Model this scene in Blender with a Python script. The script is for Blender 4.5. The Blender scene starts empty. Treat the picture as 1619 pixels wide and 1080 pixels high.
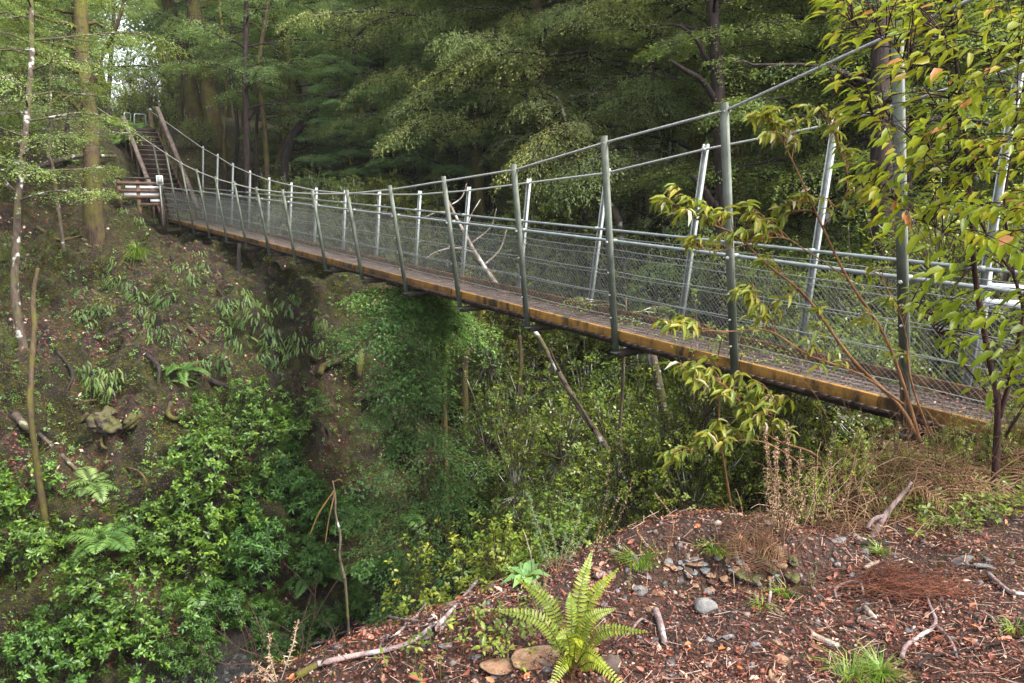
import bpy, math, random
import numpy as np
from mathutils import Vector, Matrix
from mathutils.bvhtree import BVHTree

rng = np.random.default_rng(11)
random.seed(5)
SC = bpy.context.scene
COL = SC.collection
UP = np.array([0., 0., 1.])

# ---------------------------------------------------------------- camera maths (camera sits at the world origin)
FPX = 1150.0
PITCH = math.atan((540 - 325) / FPX)
CP, SP = math.cos(PITCH), math.sin(PITCH)


def at(px, py, Z):
    """pixel of the 1619x1080 photograph + depth along the view axis -> point in the place"""
    xc = (px - 809.5) / FPX * Z
    yc = (540 - py) / FPX * Z
    return np.array([xc, Z * CP + yc * SP, yc * CP - Z * SP])


def ray(px, py):
    p = at(px, py, 1.0)
    return p / np.linalg.norm(p)


# ---------------------------------------------------------------- numbers
def nrm(a):
    return a / np.maximum(np.linalg.norm(a, axis=-1, keepdims=True), 1e-9)


def _h(ix, iy, iz, seed):
    n = (ix * 374761393 + iy * 668265263 + iz * 2147483647 + seed * 974634721) & 0xFFFFFFFF
    n = ((n ^ (n >> 13)) * 1274126177) & 0xFFFFFFFF
    n = n ^ (n >> 16)
    return (n & 0xFFFF) / 65535.0


def vnoise(P, seed=0):
    P = np.asarray(P, float)
    i = np.floor(P).astype(np.int64)
    f = P - i
    f = f * f * (3 - 2 * f)
    r = 0
    for a in (0, 1):
        for b in (0, 1):
            for c in (0, 1):
                w = (f[..., 0] if a else 1 - f[..., 0]) * (f[..., 1] if b else 1 - f[..., 1]) * (f[..., 2] if c else 1 - f[..., 2])
                r = r + w * _h(i[..., 0] + a, i[..., 1] + b, i[..., 2] + c, seed)
    return r * 2 - 1


def fbm(P, octv=4, seed=0, gain=0.5):
    P = np.asarray(P, float)
    r, a, s = 0, 1.0, 0.0
    for o in range(octv):
        r = r + a * vnoise(P * 2 ** o + 17.3 * o, seed + o)
        s += a
        a *= gain
    return r / s


def sstep(a, b, x):
    t = np.clip((x - a) / (b - a), 0, 1)
    return t * t * (3 - 2 * t)


# ---------------------------------------------------------------- mesh collection
class Geo:
    def __init__(self):
        self.V, self.Q, self.T, self.rq, self.rt, self.n = [], [], [], [], [], 0

    def add(self, V, Q=None, T=None, r=None):
        V = np.asarray(V, float).reshape(-1, 3)
        if Q is not None and len(Q):
            Q = np.asarray(Q, np.int64).reshape(-1, 4)
            self.Q.append(Q + self.n)
            self.rq.append(np.broadcast_to(np.asarray(0.5 if r is None or np.ndim(r) and len(r) != len(Q) else r, float), (len(Q),)))
        if T is not None and len(T):
            T = np.asarray(T, np.int64).reshape(-1, 3)
            self.T.append(T + self.n)
            self.rt.append(np.broadcast_to(np.asarray(0.5 if r is None or np.ndim(r) and len(r) != len(T) else r, float), (len(T),)))
        self.V.append(V)
        self.n += len(V)
        return self

    def box(self, c, ax, ay, az, r=0.5):
        """box from centre and three half-axis vectors"""
        c, ax, ay, az = [np.asarray(q, float) for q in (c, ax, ay, az)]
        s = [(-1, -1, -1), (1, -1, -1), (1, 1, -1), (-1, 1, -1), (-1, -1, 1), (1, -1, 1), (1, 1, 1), (-1, 1, 1)]
        V = [c + a * ax + b * ay + d * az for a, b, d in s]
        return self.add(V, [(0, 3, 2, 1), (4, 5, 6, 7), (0, 1, 5, 4), (1, 2, 6, 5), (2, 3, 7, 6), (3, 0, 4, 7)], r=r)

    def tube(self, pts, rad, sides=6, cap=True, wob=0.0, seed=0, r=0.5):
        pts = np.asarray(pts, float)
        k = len(pts)
        rad = np.broadcast_to(np.asarray(rad, float), (k,))
        tan = nrm(np.gradient(pts, axis=0))
        m = np.abs(tan).mean(0)
        ref = np.eye(3)[int(np.argmin(m))]
        e1 = nrm(np.cross(tan, ref))
        e2 = np.cross(tan, e1)
        a = np.arange(sides) / sides * 2 * np.pi
        ring = e1[:, None, :] * np.cos(a)[None, :, None] + e2[:, None, :] * np.sin(a)[None, :, None]
        R = rad[:, None] * np.ones((1, sides))
        if wob:
            R = R * (1 + wob * fbm((pts[:, None, :] + ring * rad[:, None, None] * 2) * np.array([1, 1, .5]) / max(rad.max() * 2, 1e-4), 3, seed))
        V = pts[:, None, :] + ring * R[:, :, None]
        V = V.reshape(-1, 3)
        i = np.arange(k - 1)[:, None] * sides
        j = np.arange(sides)[None, :]
        j2 = (j + 1) % sides
        Q = np.stack([i + j, i + j2, i + sides + j2, i + sides + j], -1).reshape(-1, 4)
        T = None
        if cap:
            n0 = len(V)
            V = np.vstack([V, pts[0], pts[-1]])
            jj = np.arange(sides)
            T = np.vstack([np.stack([np.full(sides, n0), (jj + 1) % sides, jj], -1),
                           np.stack([np.full(sides, n0 + 1), (k - 1) * sides + jj, (k - 1) * sides + (jj + 1) % sides], -1)])
        return self.add(V, Q, T, r=float(r))

    def segs(self, A, B, rad, r=0.5):
        """many straight three-sided wires at once"""
        A, B = np.asarray(A, float), np.asarray(B, float)
        d = nrm(B - A)
        ref = np.where(np.abs(d[:, 2:3]) > .9, np.array([[1., 0, 0]]), np.array([[0., 0, 1.]]))
        e1 = nrm(np.cross(d, ref))
        e2 = np.cross(d, e1)
        rad = np.broadcast_to(np.asarray(rad, float), (len(A),))[:, None]
        vs = []
        for P in (A, B):
            for q in range(3):
                an = q * 2.0944
                vs.append(P + rad * (e1 * math.cos(an) + e2 * math.sin(an)))
        V = np.stack(vs, 1).reshape(-1, 3)
        o = (np.arange(len(A)) * 6)[:, None]
        Q = np.concatenate([o + np.array([[q, (q + 1) % 3, 3 + (q + 1) % 3, 3 + q]]) for q in range(3)], 0)
        return self.add(V, Q, r=r)

    def cards(self, P, D, N, L, W, shape='diamond', r=None, fold=.12, droop=.12):
        """many leaves: base P, axis D, face normal N, length L, width W"""
        P, D, N = np.asarray(P, float), nrm(np.asarray(D, float)), np.asarray(N, float)
        n = len(P)
        if n == 0:
            return self
        S = nrm(np.cross(N, D))
        N = np.cross(D, S)
        L = np.broadcast_to(np.asarray(L, float), (n,))[:, None, None]
        W = np.broadcast_to(np.asarray(W, float), (n,))[:, None, None]
        if shape == 'diamond':
            tp = np.array([(0, 0, 0), (.45, -.5, fold), (1, 0, -droop), (.5, .5, fold)])
            Q, T = [(0, 1, 2, 3)], None
        elif shape == 'ovate':
            tp = np.array([(0, 0, 0), (.5, 0, 0), (1, 0, -droop), (.22, -.42, fold), (.62, -.42, fold * .8 - droop * .3),
                           (.22, .42, fold), (.62, .42, fold * .8 - droop * .3)])
            Q, T = [(0, 3, 4, 1), (0, 1, 6, 5)], [(1, 4, 2), (1, 2, 6)]
        elif shape == 'long':
            tp = np.array([(0, 0, 0), (.4, 0, -droop * .1), (1, 0, -droop * 1.6), (.18, -.4, fold), (.6, -.45, fold - droop * .5),
                           (.18, .4, fold), (.6, .45, fold - droop * .5)])
            Q, T = [(0, 3, 4, 1), (0, 1, 6, 5)], [(1, 4, 2), (1, 2, 6)]
        else:   # blade
            tp = np.array([(0, -.5, 0), (0, .5, 0), (.5, .38, droop * .2), (.5, -.38, droop * .2), (1, 0, -droop)])
            Q, T = [(0, 1, 2, 3)], [(3, 2, 4)]
        m = len(tp)
        V = P[:, None, :] + D[:, None, :] * tp[None, :, 0:1] * L + S[:, None, :] * tp[None, :, 1:2] * W + N[:, None, :] * tp[None, :, 2:3] * L
        o = (np.arange(n) * m)[:, None, None]
        rr = rng.random(n) if r is None else np.broadcast_to(np.asarray(r, float), (n,))
        V = V.reshape(-1, 3)
        n0 = self.n
        Qa = (o + np.array(Q)[None]).reshape(-1, 4)
        self.Q.append(Qa + n0)
        self.rq.append(np.repeat(rr, len(Q)))
        if T:
            self.T.append((o + np.array(T)[None]).reshape(-1, 3) + n0)
            self.rt.append(np.repeat(rr, len(T)))
        self.V.append(V)
        self.n += len(V)
        return self

    def mesh(self, name, mat=None, smooth=False, off=None):
        V = np.vstack(self.V) if self.V else np.zeros((0, 3))
        if off is not None:
            V = V - np.asarray(off, float)
        Q = np.vstack(self.Q) if self.Q else np.zeros((0, 4), np.int64)
        T = np.vstack(self.T) if self.T else np.zeros((0, 3), np.int64)
        me = bpy.data.meshes.new(name)
        me.vertices.add(len(V))
        me.vertices.foreach_set('co', V.astype(np.float32).ravel())
        idx = np.concatenate([Q.ravel(), T.ravel()]).astype(np.int32)
        me.loops.add(len(idx))
        me.loops.foreach_set('vertex_index', idx)
        st = np.concatenate([np.arange(len(Q)) * 4, len(Q) * 4 + np.arange(len(T)) * 3]).astype(np.int32)
        me.polygons.add(len(st))
        me.polygons.foreach_set('loop_start', st)
        me.update(calc_edges=True)
        a = me.attributes.new('rnd', 'FLOAT', 'FACE')
        a.data.foreach_set('value', np.concatenate(self.rq + self.rt).astype(np.float32) if len(st) else np.zeros(0, np.float32))
        if smooth:
            me.polygons.foreach_set('use_smooth', np.ones(len(st), bool))
        if mat is not None:
            me.materials.append(mat)
        return me

    def build(self, name, mat, parent=None, smooth=False, off=None):
        o = bpy.data.objects.new(name, self.mesh(name, mat, smooth, off))
        COL.objects.link(o)
        if parent is not None:
            o.parent = parent
        return o


def tag(o, label=None, cat=None, group=None, kind=None):
    if label:
        o['label'] = label
    if cat:
        o['category'] = cat
    if group:
        o['group'] = group
    if kind:
        o['kind'] = kind
    return o


def thing(name, label, cat, loc=(0, 0, 0), group=None, rz=0.0, sc=1.0):
    o = bpy.data.objects.new(name, None)
    o.empty_display_size = .2
    COL.objects.link(o)
    o.location = Vector([float(q) for q in loc])
    o.rotation_euler = (0, 0, rz)
    o.scale = (sc, sc, sc) if np.isscalar(sc) else sc
    return tag(o, label, cat, group)


def part(name, mesh, parent, color=None):
    o = bpy.data.objects.new(name, mesh)
    COL.objects.link(o)
    o.parent = parent
    if color:
        o.color = color
    return o


# ---------------------------------------------------------------- materials
def newmat(name):
    m = bpy.data.materials.new(name)
    m.use_nodes = True
    nt = m.node_tree
    nt.nodes.clear()
    out = nt.nodes.new('ShaderNodeOutputMaterial')
    return m, nt, out


def nd(nt, typ, **kw):
    n = nt.nodes.new(typ)
    for k, v in kw.items():
        if k.startswith('i_'):
            key = k[2:].replace('_', ' ')
            n.inputs[key].default_value = v
        else:
            setattr(n, k, v)
    return n


def ramp(nt, fac, stops, interp='LINEAR'):
    n = nt.nodes.new('ShaderNodeValToRGB')
    n.color_ramp.interpolation = interp
    el = n.color_ramp.elements
    while len(el) < len(stops):
        el.new(0.5)
    for e, (p, c) in zip(el, stops):
        e.position = p
        e.color = (*c, 1) if len(c) == 3 else c
    if fac is not None:
        nt.links.new(fac, n.inputs[0])
    return n.outputs[0]


def noise(nt, scale, detail=4, rough=.55, vec=None, dist=0.0):
    n = nd(nt, 'ShaderNodeTexNoise')
    n.inputs['Scale'].default_value = scale
    n.inputs['Detail'].default_value = detail
    n.inputs['Roughness'].default_value = rough
    n.inputs['Distortion'].default_value = dist
    if vec is not None:
        nt.links.new(vec, n.inputs['Vector'])
    return n.outputs[0]


def mixc(nt, fac, a, b, mode='MIX'):
    n = nd(nt, 'ShaderNodeMix', data_type='RGBA', blend_type=mode)
    for s, v in ((0, fac), (6, a), (7, b)):
        if hasattr(v, 'links'):
            nt.links.new(v, n.inputs[s])
        elif s == 0:
            n.inputs[0].default_value = v
        else:
            n.inputs[s].default_value = (*v, 1) if len(v) == 3 else v
    return n.outputs[2]


def math_(nt, op, a, b=None):
    n = nd(nt, 'ShaderNodeMath', operation=op)
    for i, v in ((0, a), (1, b)):
        if v is None:
            continue
        if hasattr(v, 'links'):
            nt.links.new(v, n.inputs[i])
        else:
            n.inputs[i].default_value = v
    return n.outputs[0]


def pos(nt):
    return nd(nt, 'ShaderNodeNewGeometry').outputs['Position']


def objc(nt):
    return nd(nt, 'ShaderNodeTexCoord').outputs['Object']


def bump(nt, h, strength=.5, dist=.02):
    b = nd(nt, 'ShaderNodeBump')
    b.inputs['Strength'].default_value = strength
    b.inputs['Distance'].default_value = dist
    nt.links.new(h, b.inputs['Height'])
    return b.outputs[0]


def leafmat(name, stops, trans=.35, rough=.42, spec=.35, patch=.25, mottle=0.0):
    """foliage: colour differs leaf by leaf (face attribute), shifted by the colour of the plant it belongs to"""
    m, nt, out = newmat(name)
    at_ = nd(nt, 'ShaderNodeAttribute', attribute_name='rnd')
    c = ramp(nt, at_.outputs['Fac'], stops)
    oi = nd(nt, 'ShaderNodeObjectInfo')
    c = mixc(nt, 1.0, c, oi.outputs['Color'], 'MULTIPLY')
    nz = noise(nt, 1.3, 2, .5, objc(nt))
    hv = nd(nt, 'ShaderNodeHueSaturation')
    nt.links.new(c, hv.inputs['Color'])
    nt.links.new(ramp(nt, nz, [(.3, (1 - patch,) * 3), (.7, (1 + patch,) * 3)]), hv.inputs['Value'])
    c = hv.outputs[0]
    if mottle:                     # blotches and browned edges on the nearest leaves
        v = objc(nt)
        c = mixc(nt, ramp(nt, noise(nt, 55, 4, .65, v), [(.35, (0, 0, 0)), (.75, (mottle,) * 3)]), c, (.10, .065, .012))
        c = mixc(nt, ramp(nt, noise(nt, 140, 2, .6, v), [(.66, (0, 0, 0)), (.74, (mottle,) * 3)]), c, (.06, .028, .010))
    p = nd(nt, 'ShaderNodeBsdfPrincipled')
    p.inputs['Roughness'].default_value = rough
    p.inputs['Specular IOR Level'].default_value = spec
    nt.links.new(c, p.inputs['Base Color'])
    t = nd(nt, 'ShaderNodeBsdfTranslucent')
    tc = mixc(nt, .35, c, (.30, .34, .03), 'MIX')
    nt.links.new(tc, t.inputs['Color'])
    mx = nd(nt, 'ShaderNodeMixShader')
    mx.inputs[0].default_value = trans
    nt.links.new(p.outputs[0], mx.inputs[1])
    nt.links.new(t.outputs[0], mx.inputs[2])
    nt.links.new(mx.outputs[0], out.inputs[0])
    return m


def surf(name, col_fn, rough=.8, spec=.3, metal=0.0, bump_fn=None, bs=.5, bd=.02, rough_fn=None):
    m, nt, out = newmat(name)
    p = nd(nt, 'ShaderNodeBsdfPrincipled')
    p.inputs['Roughness'].default_value = rough
    p.inputs['Specular IOR Level'].default_value = spec
    p.inputs['Metallic'].default_value = metal
    c = col_fn(nt)
    if hasattr(c, 'links'):
        nt.links.new(c, p.inputs['Base Color'])
    else:
        p.inputs['Base Color'].default_value = (*c, 1)
    if rough_fn:
        nt.links.new(rough_fn(nt), p.inputs['Roughness'])
    if bump_fn:
        nt.links.new(bump(nt, bump_fn(nt), bs, bd), p.inputs['Normal'])
    nt.links.new(p.outputs[0], out.inputs[0])
    return m


def barkmat(name, dark, light, moss=None, mossamt=.5, lichen=None, scale=1.0):
    def colf(nt):
        v = objc(nt)
        mp = nd(nt, 'ShaderNodeMapping')
        mp.inputs['Scale'].default_value = (6 * scale, 6 * scale, 1.6 * scale)
        nt.links.new(v, mp.inputs[0])
        n = noise(nt, 2.2, 5, .62, mp.outputs[0])
        c = ramp(nt, n, [(.32, dark), (.68, light)])
        if lichen:
            l = noise(nt, 5.5 * scale, 3, .5, v)
            c = mixc(nt, ramp(nt, l, [(.58, (0, 0, 0)), (.66, (1, 1, 1))]), c, lichen)
        if moss:
            q = noise(nt, 1.7 * scale, 5, .7, v)
            lo = .72 - .5 * mossamt
            k = ramp(nt, q, [(lo, (0, 0, 0)), (lo + .13, (1, 1, 1))])
            q2 = noise(nt, 9, 3, .6, v)
            mc = mixc(nt, q2, tuple(x * .55 for x in moss), tuple(min(1, x * 1.4) for x in moss))
            c = mixc(nt, k, c, mc)
        return c

    def bf(nt):
        v = objc(nt)
        mp = nd(nt, 'ShaderNodeMapping')
        mp.inputs['Scale'].default_value = (9 * scale, 9 * scale, 2.0 * scale)
        nt.links.new(v, mp.inputs[0])
        return noise(nt, 3.0, 5, .65, mp.outputs[0])
    return surf(name, colf, .9, .2, bump_fn=bf, bs=.8, bd=.03)
# ================================================================ bridge line (base of the near posts) and gorge axes
BR0 = np.array([2.266, 7.160, -1.531])
BRD = np.array([-1.0195, 1.3293, .0788])          # one post spacing
BN = nrm(np.array([1.3293, 1.0195, 0.0]))          # across the bridge, away from the camera
BB = nrm(np.array([-1.0195, 1.3293, 0.0]))         # along the bridge, towards the far bank


def brp(k, w=0.0, h=0.0):
    return BR0 + BRD * k + BN * w + UP * h


def st_of(x, y):
    dx, dy = x + 2.0, y - 12.7
    return dx * BB[0] + dy * BB[1], dx * BN[0] + dy * BN[1]


NEAR = np.array([(-400, 8), (-60, -.4), (-20, -1.35), (-9.7, -1.62), (-9.0, -1.70), (-8.6, -2.0), (-8.0, -2.9), (-6, -4.9), (-3.5, -6.9), (-1.5, -8.0), (0, -8.2), (1.2, -8.0)])
CLIFF = np.array([(1.5, -7.7), (2.6, -6.6), (4.2, -4.2), (5.6, -2.75), (7, -2.2), (10, -1.95), (14, -1.6), (16.3, -1.25), (19, .5), (21.6, 2.75), (25, 3.2), (40, 5.5), (70, 20), (130, 62), (420, 190)])
SLOPE = np.array([(1.5, -7.7), (2.6, -6.3), (4.0, -4.7), (6, -3.5), (8, -2.8), (11, -1.4), (13.5, -.4), (16, 1.0), (18, 2.0), (21, 3.0), (25, 3.8), (40, 7), (70, 22), (130, 62), (420, 190)])


def H0(x, y):
    s, t = st_of(x, y)
    P = np.stack([x, y, np.zeros_like(x)], -1)
    wob = fbm(P * .35, 3, 3) * .45
    gul = 2.6 * np.exp(-((t - 5.2) / 2.3) ** 2) + 1.2 * sstep(6, 14, t)
    sf = s + wob * 1.2 - gul * sstep(0, 3, s) * (1 - sstep(18, 28, s))
    shift = np.interp(t, [-7, -5.0, -4.0, -2.8, -.7, 4], [.10, .10, .0, -.26, -.22, -.05])
    zn = np.interp(s - shift + wob * .30, NEAR[:, 0], NEAR[:, 1])
    w = sstep(-5.0, .5, t)
    zf = np.interp(sf, CLIFF[:, 0], CLIFF[:, 1]) * w + np.interp(sf, SLOPE[:, 0], SLOPE[:, 1]) * (1 - w)
    z = np.where(s < .6, zn, zf)
    k = sstep(-.2, 2.0, s)
    z = np.where((s > -.2) & (s < 2.0), zn * (1 - k) + np.maximum(zf, -8.0) * k, z)
    # the foot of the near bank lets the trees go down further away from the camera; the platform itself rolls gently
    plat = 1 - sstep(-9.4, -8.4, s)
    z = z + plat * (fbm(P * .9, 3, 21) * .10 + fbm(P * 3.1, 3, 22) * .035)
    # low rocky mound by the edge
    z = z + .27 * np.exp(-(((x - 1.0) / .55) ** 2)) * sstep(2.95, 3.22, y) * (1 - sstep(3.3, 3.7, y)) + .05 * np.exp(-(((x - .2) / .5) ** 2 + ((y - 3.0) / .35) ** 2))
    # falls away to the right, so that the bridge end stands clear of the brush
    z = z - plat * .20 * sstep(2.2, 4.2, x) * sstep(2.5, 4.5, y)
    # added notch in the hillside, cut so bright sky shows behind the path
    notch = np.exp(-((x / np.maximum(y, 1.0) + .500) / .050) ** 4) * sstep(33, 46, y)
    z = z * (1 - notch) + np.minimum(z, 2.6 - .01 * y) * notch
    return z


def slope_mask(x, y):
    s, t = st_of(x, y)
    return sstep(.8, 2.5, s) * (1 - sstep(22, 30, s)) + .6 * sstep(-8.7, -7.8, s) * (1 - sstep(-.5, .5, s))


def make_ground():
    a1 = np.radians(np.linspace(-46, 46, 760))
    a2 = np.radians(np.linspace(46, 314, 110))[1:-1]
    ang = np.concatenate([a1, a2])
    r = np.concatenate([np.linspace(.25, 1.3, 8)[:-1], np.linspace(1.3, 6, 190)[:-1], np.linspace(6, 11, 90)[:-1],
                        np.linspace(11, 27, 240)[:-1], np.geomspace(27, 380, 46)])
    A, R = np.meshgrid(ang, r, indexing='xy')
    X, Y = np.sin(A) * R, np.cos(A) * R
    Z = H0(X, Y)
    e = .12
    nx = -(H0(X + e, Y) - H0(X - e, Y)) / (2 * e)
    ny = -(H0(X, Y + e) - H0(X, Y - e)) / (2 * e)
    N = nrm(np.stack([nx, ny, np.ones_like(nx)], -1))
    P = np.stack([X, Y, Z], -1)
    m = slope_mask(X, Y)
    q = P * np.array([1, 1, .8])
    d1 = 1 - 2 * np.abs(fbm(q * .55, 2, 40))
    d2 = 1 - 2 * np.abs(fbm(q * 1.25, 3, 41))
    d3 = fbm(q * 3.6, 4, 42)
    s_, t_ = st_of(X, Y)
    cl = .55 + .45 * sstep(-5, 0, t_)
    disp = m * ((d1 - .35) * .95 * cl + (d2 - .4) * .48 + d3 * .22)
    P = P + N * disp[..., None]
    # the cutting in which the staircase stands
    kk = ((P[..., 0] - BR0[0]) * BB[0] + (P[..., 1] - BR0[1]) * BB[1]) / 1.6753
    ww = (P[..., 0] - BR0[0]) * BN[0] + (P[..., 1] - BR0[1]) * BN[1]
    cut = sstep(-1.0, -.35, ww) * (1 - sstep(1.5, 3.0, ww)) * sstep(12.5, 13.8, kk) * (1 - sstep(18.2, 19.5, kk))
    zc = np.interp(kk, [12, 14.35, 17.25, 18.5, 20], [-1.3, -1.15, 2.45, 2.75, 3.0])
    P[..., 2] = np.where(cut > 0, P[..., 2] * (1 - cut) + np.minimum(P[..., 2], zc) * cut, P[..., 2])
    fg = (1 - m) * (R < 9)
    P[..., 2] += fg * (fbm(P * 7.0, 3, 50) * .022 + fbm(P * 19.0, 3, 51) * .010)
    nr, na = len(r), len(ang)
    i = np.arange(nr - 1)[:, None] * na
    j = np.arange(na)[None, :]
    j2 = (j + 1) % na
    Q = np.stack([i + j, i + j2, i + na + j2, i + na + j], -1).reshape(-1, 4)[:, ::-1]
    g = Geo()
    V = P.reshape(-1, 3)
    c = len(V)
    T = np.stack([np.full(na, c), np.arange(na), (np.arange(na) + 1) % na], -1)[:, ::-1]
    V = np.vstack([V, [0, 0, float(H0(np.array([0.]), np.array([0.]))[0])]])
    g.add(V, Q, T)
    return g


def ground_mat():
    m, nt, out = newmat('forest_floor')
    geo = nd(nt, 'ShaderNodeNewGeometry')
    v = geo.outputs['Position']
    sep = nd(nt, 'ShaderNodeSeparateXYZ')
    nt.links.new(v, sep.inputs[0])
    sepn = nd(nt, 'ShaderNodeSeparateXYZ')
    nt.links.new(geo.outputs['True Normal'], sepn.inputs[0])
    # soil with rotting litter
    a = noise(nt, 2.3, 6, .65, v)
    soil = ramp(nt, a, [(.25, (.006, .0035, .0025)), (.45, (.016, .009, .006)), (.62, (.030, .015, .009)), (.8, (.048, .027, .017))])
    b = noise(nt, 42, 3, .6, v)
    soil = mixc(nt, ramp(nt, b, [(.5, (0, 0, 0)), (.72, (1, 1, 1))]), soil, (.055, .034, .025))
    nearb = ramp(nt, math_(nt, 'MULTIPLY', sep.outputs[1], 1 / 20.0), [(.30, (1.9, 1.55, 1.45)), (.42, (.62, .62, .62))])  # near shale and litter paler; far bank's shade put into the soil colour
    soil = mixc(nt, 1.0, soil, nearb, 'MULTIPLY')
    # small chips of leaf and stone
    vo = nd(nt, 'ShaderNodeTexVoronoi')
    vo.inputs['Scale'].default_value = 38
    nt.links.new(v, vo.inputs['Vector'])
    chipc = nd(nt, 'ShaderNodeSeparateColor')
    nt.links.new(vo.outputs['Color'], chipc.inputs[0])
    chip = ramp(nt, chipc.outputs[1], [(0, (.022, .016, .014)), (.35, (.070, .036, .026)), (.55, (.10, .052, .034)), (.72, (.035, .032, .034)), (.9, (.075, .062, .054)), (1, (.10, .08, .062))])
    ck = ramp(nt, chipc.outputs[0], [(.40, (0, 0, 0)), (.46, (1, 1, 1))])
    ed = ramp(nt, vo.outputs['Distance'], [(.34, (1, 1, 1)), (.5, (0, 0, 0))])
    ck = math_(nt, 'MULTIPLY', ck, ed)
    soil = mixc(nt, ck, soil, chip)
    # moss: cushions over the banks
    m1 = noise(nt, .9, 5, .68, v)
    m2 = noise(nt, 5.5, 4, .65, v)
    mm = math_(nt, 'ADD', math_(nt, 'MULTIPLY', m1, .75), math_(nt, 'MULTIPLY', m2, .35))
    z = sep.outputs[2]
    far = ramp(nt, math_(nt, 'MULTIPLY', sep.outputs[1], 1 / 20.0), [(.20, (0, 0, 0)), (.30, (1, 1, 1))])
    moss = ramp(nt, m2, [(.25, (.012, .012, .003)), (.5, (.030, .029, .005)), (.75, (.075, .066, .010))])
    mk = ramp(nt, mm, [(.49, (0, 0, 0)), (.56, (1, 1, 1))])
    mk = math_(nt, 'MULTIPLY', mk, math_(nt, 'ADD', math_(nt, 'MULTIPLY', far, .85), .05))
    col = mixc(nt, mk, soil, moss)
    # bare rock on the steepest faces
    rk = ramp(nt, sepn.outputs[2], [(.28, (1, 1, 1)), (.50, (0, 0, 0))])
    rn = noise(nt, 3.2, 6, .7, v)
    rock = ramp(nt, rn, [(.3, (.008, .006, .005)), (.55, (.026, .018, .012)), (.75, (.050, .040, .030))])
    rk = math_(nt, 'MULTIPLY', rk, math_(nt, 'SUBTRACT', 1.0, math_(nt, 'MULTIPLY', mk, .8)))
    col = mixc(nt, rk, col, rock)
    # grey shingle along the stream
    gk = ramp(nt, math_(nt, 'MULTIPLY', z, -.1), [(.765, (0, 0, 0)), (.79, (1, 1, 1))])
    g2 = nd(nt, 'ShaderNodeTexVoronoi')
    g2.inputs['Scale'].default_value = 16
    nt.links.new(v, g2.inputs['Vector'])
    gs = nd(nt, 'ShaderNodeSeparateColor')
    nt.links.new(g2.outputs['Color'], gs.inputs[0])
    shingle = ramp(nt, gs.outputs[0], [(0, (.006, .006, .006)), (.6, (.018, .018, .018)), (.9, (.04, .038, .035)), (1, (.09, .085, .08))])
    col = mixc(nt, gk, col, shingle)
    p = nd(nt, 'ShaderNodeBsdfPrincipled')
    nt.links.new(col, p.inputs['Base Color'])
    p.inputs['Roughness'].default_value = .78
    p.inputs['Specular IOR Level'].default_value = .3
    h = math_(nt, 'ADD', math_(nt, 'MULTIPLY', noise(nt, 26, 5, .7, v), 1.0), math_(nt, 'MULTIPLY', m2, 1.6))
    h = math_(nt, 'ADD', h, math_(nt, 'MULTIPLY', ck, .35))
    nt.links.new(bump(nt, h, 1.0, .09), p.inputs['Normal'])
    nt.links.new(p.outputs[0], out.inputs[0])
    return m


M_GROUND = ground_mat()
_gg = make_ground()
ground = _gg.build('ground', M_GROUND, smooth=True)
tag(ground, 'gorge banks and forest floor of dark soil, moss and litter', kind='structure')
_gv = np.vstack(_gg.V)
_polys = [tuple(q) for q in np.vstack(_gg.Q).tolist()]
BVH = BVHTree.FromPolygons([tuple(v) for v in _gv.tolist()], _polys)


def gz(x, y, top=40.0):
    h = BVH.ray_cast(Vector((float(x), float(y), top)), Vector((0, 0, -1)))
    if h[0] is None:
        return float(H0(np.array([float(x)]), np.array([float(y)]))[0]), UP
    return h[0].z, np.array(h[1]) * (1 if h[1].z > 0 else -1)


def hit(px, py):
    """where the sight line of a photo pixel meets the ground"""
    h = BVH.ray_cast(Vector((0, 0, 0)), Vector(ray(px, py)))
    if h[0] is None:
        return None, None
    n = np.array(h[1])
    d = ray(px, py)
    if np.dot(n, d) > 0:
        n = -n
    return np.array(h[0]), n


# stream: a shallow sheet of water between the gravel margins
def make_stream():
    g = Geo()
    ts = np.linspace(-16, 46, 125)
    L, Rr = [], []
    for t in ts:
        c = .2 + .5 * math.sin(t * .35)
        hw = .75 + .2 * math.sin(t * 1.3)
        for lst, off in ((L, c - hw), (Rr, c + hw)):
            p = np.array([-2, 12.7, 0]) + BN * t + BB * off
            p[2] = -8.12 + .004 * math.sin(t * 5)
            lst.append(p)
    V = np.array(L + Rr)
    k = len(ts)
    i = np.arange(k - 1)
    g.add(V, np.stack([i, i + 1, i + 1 + k, i + k], -1)[:, ::-1])
    return g


M_WATER = surf('stream_water', lambda nt: ramp(nt, noise(nt, 5, 4, .6, pos(nt)), [(.35, (.004, .005, .004)), (.6, (.012, .013, .012)), (.8, (.05, .05, .05))]),
               rough=.12, spec=.5, bump_fn=lambda nt: noise(nt, 9, 3, .6, pos(nt)), bs=.35, bd=.02)
tag(make_stream().build('stream', M_WATER, smooth=True), 'shallow dark stream at the bottom of the gorge', kind='structure')
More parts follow.
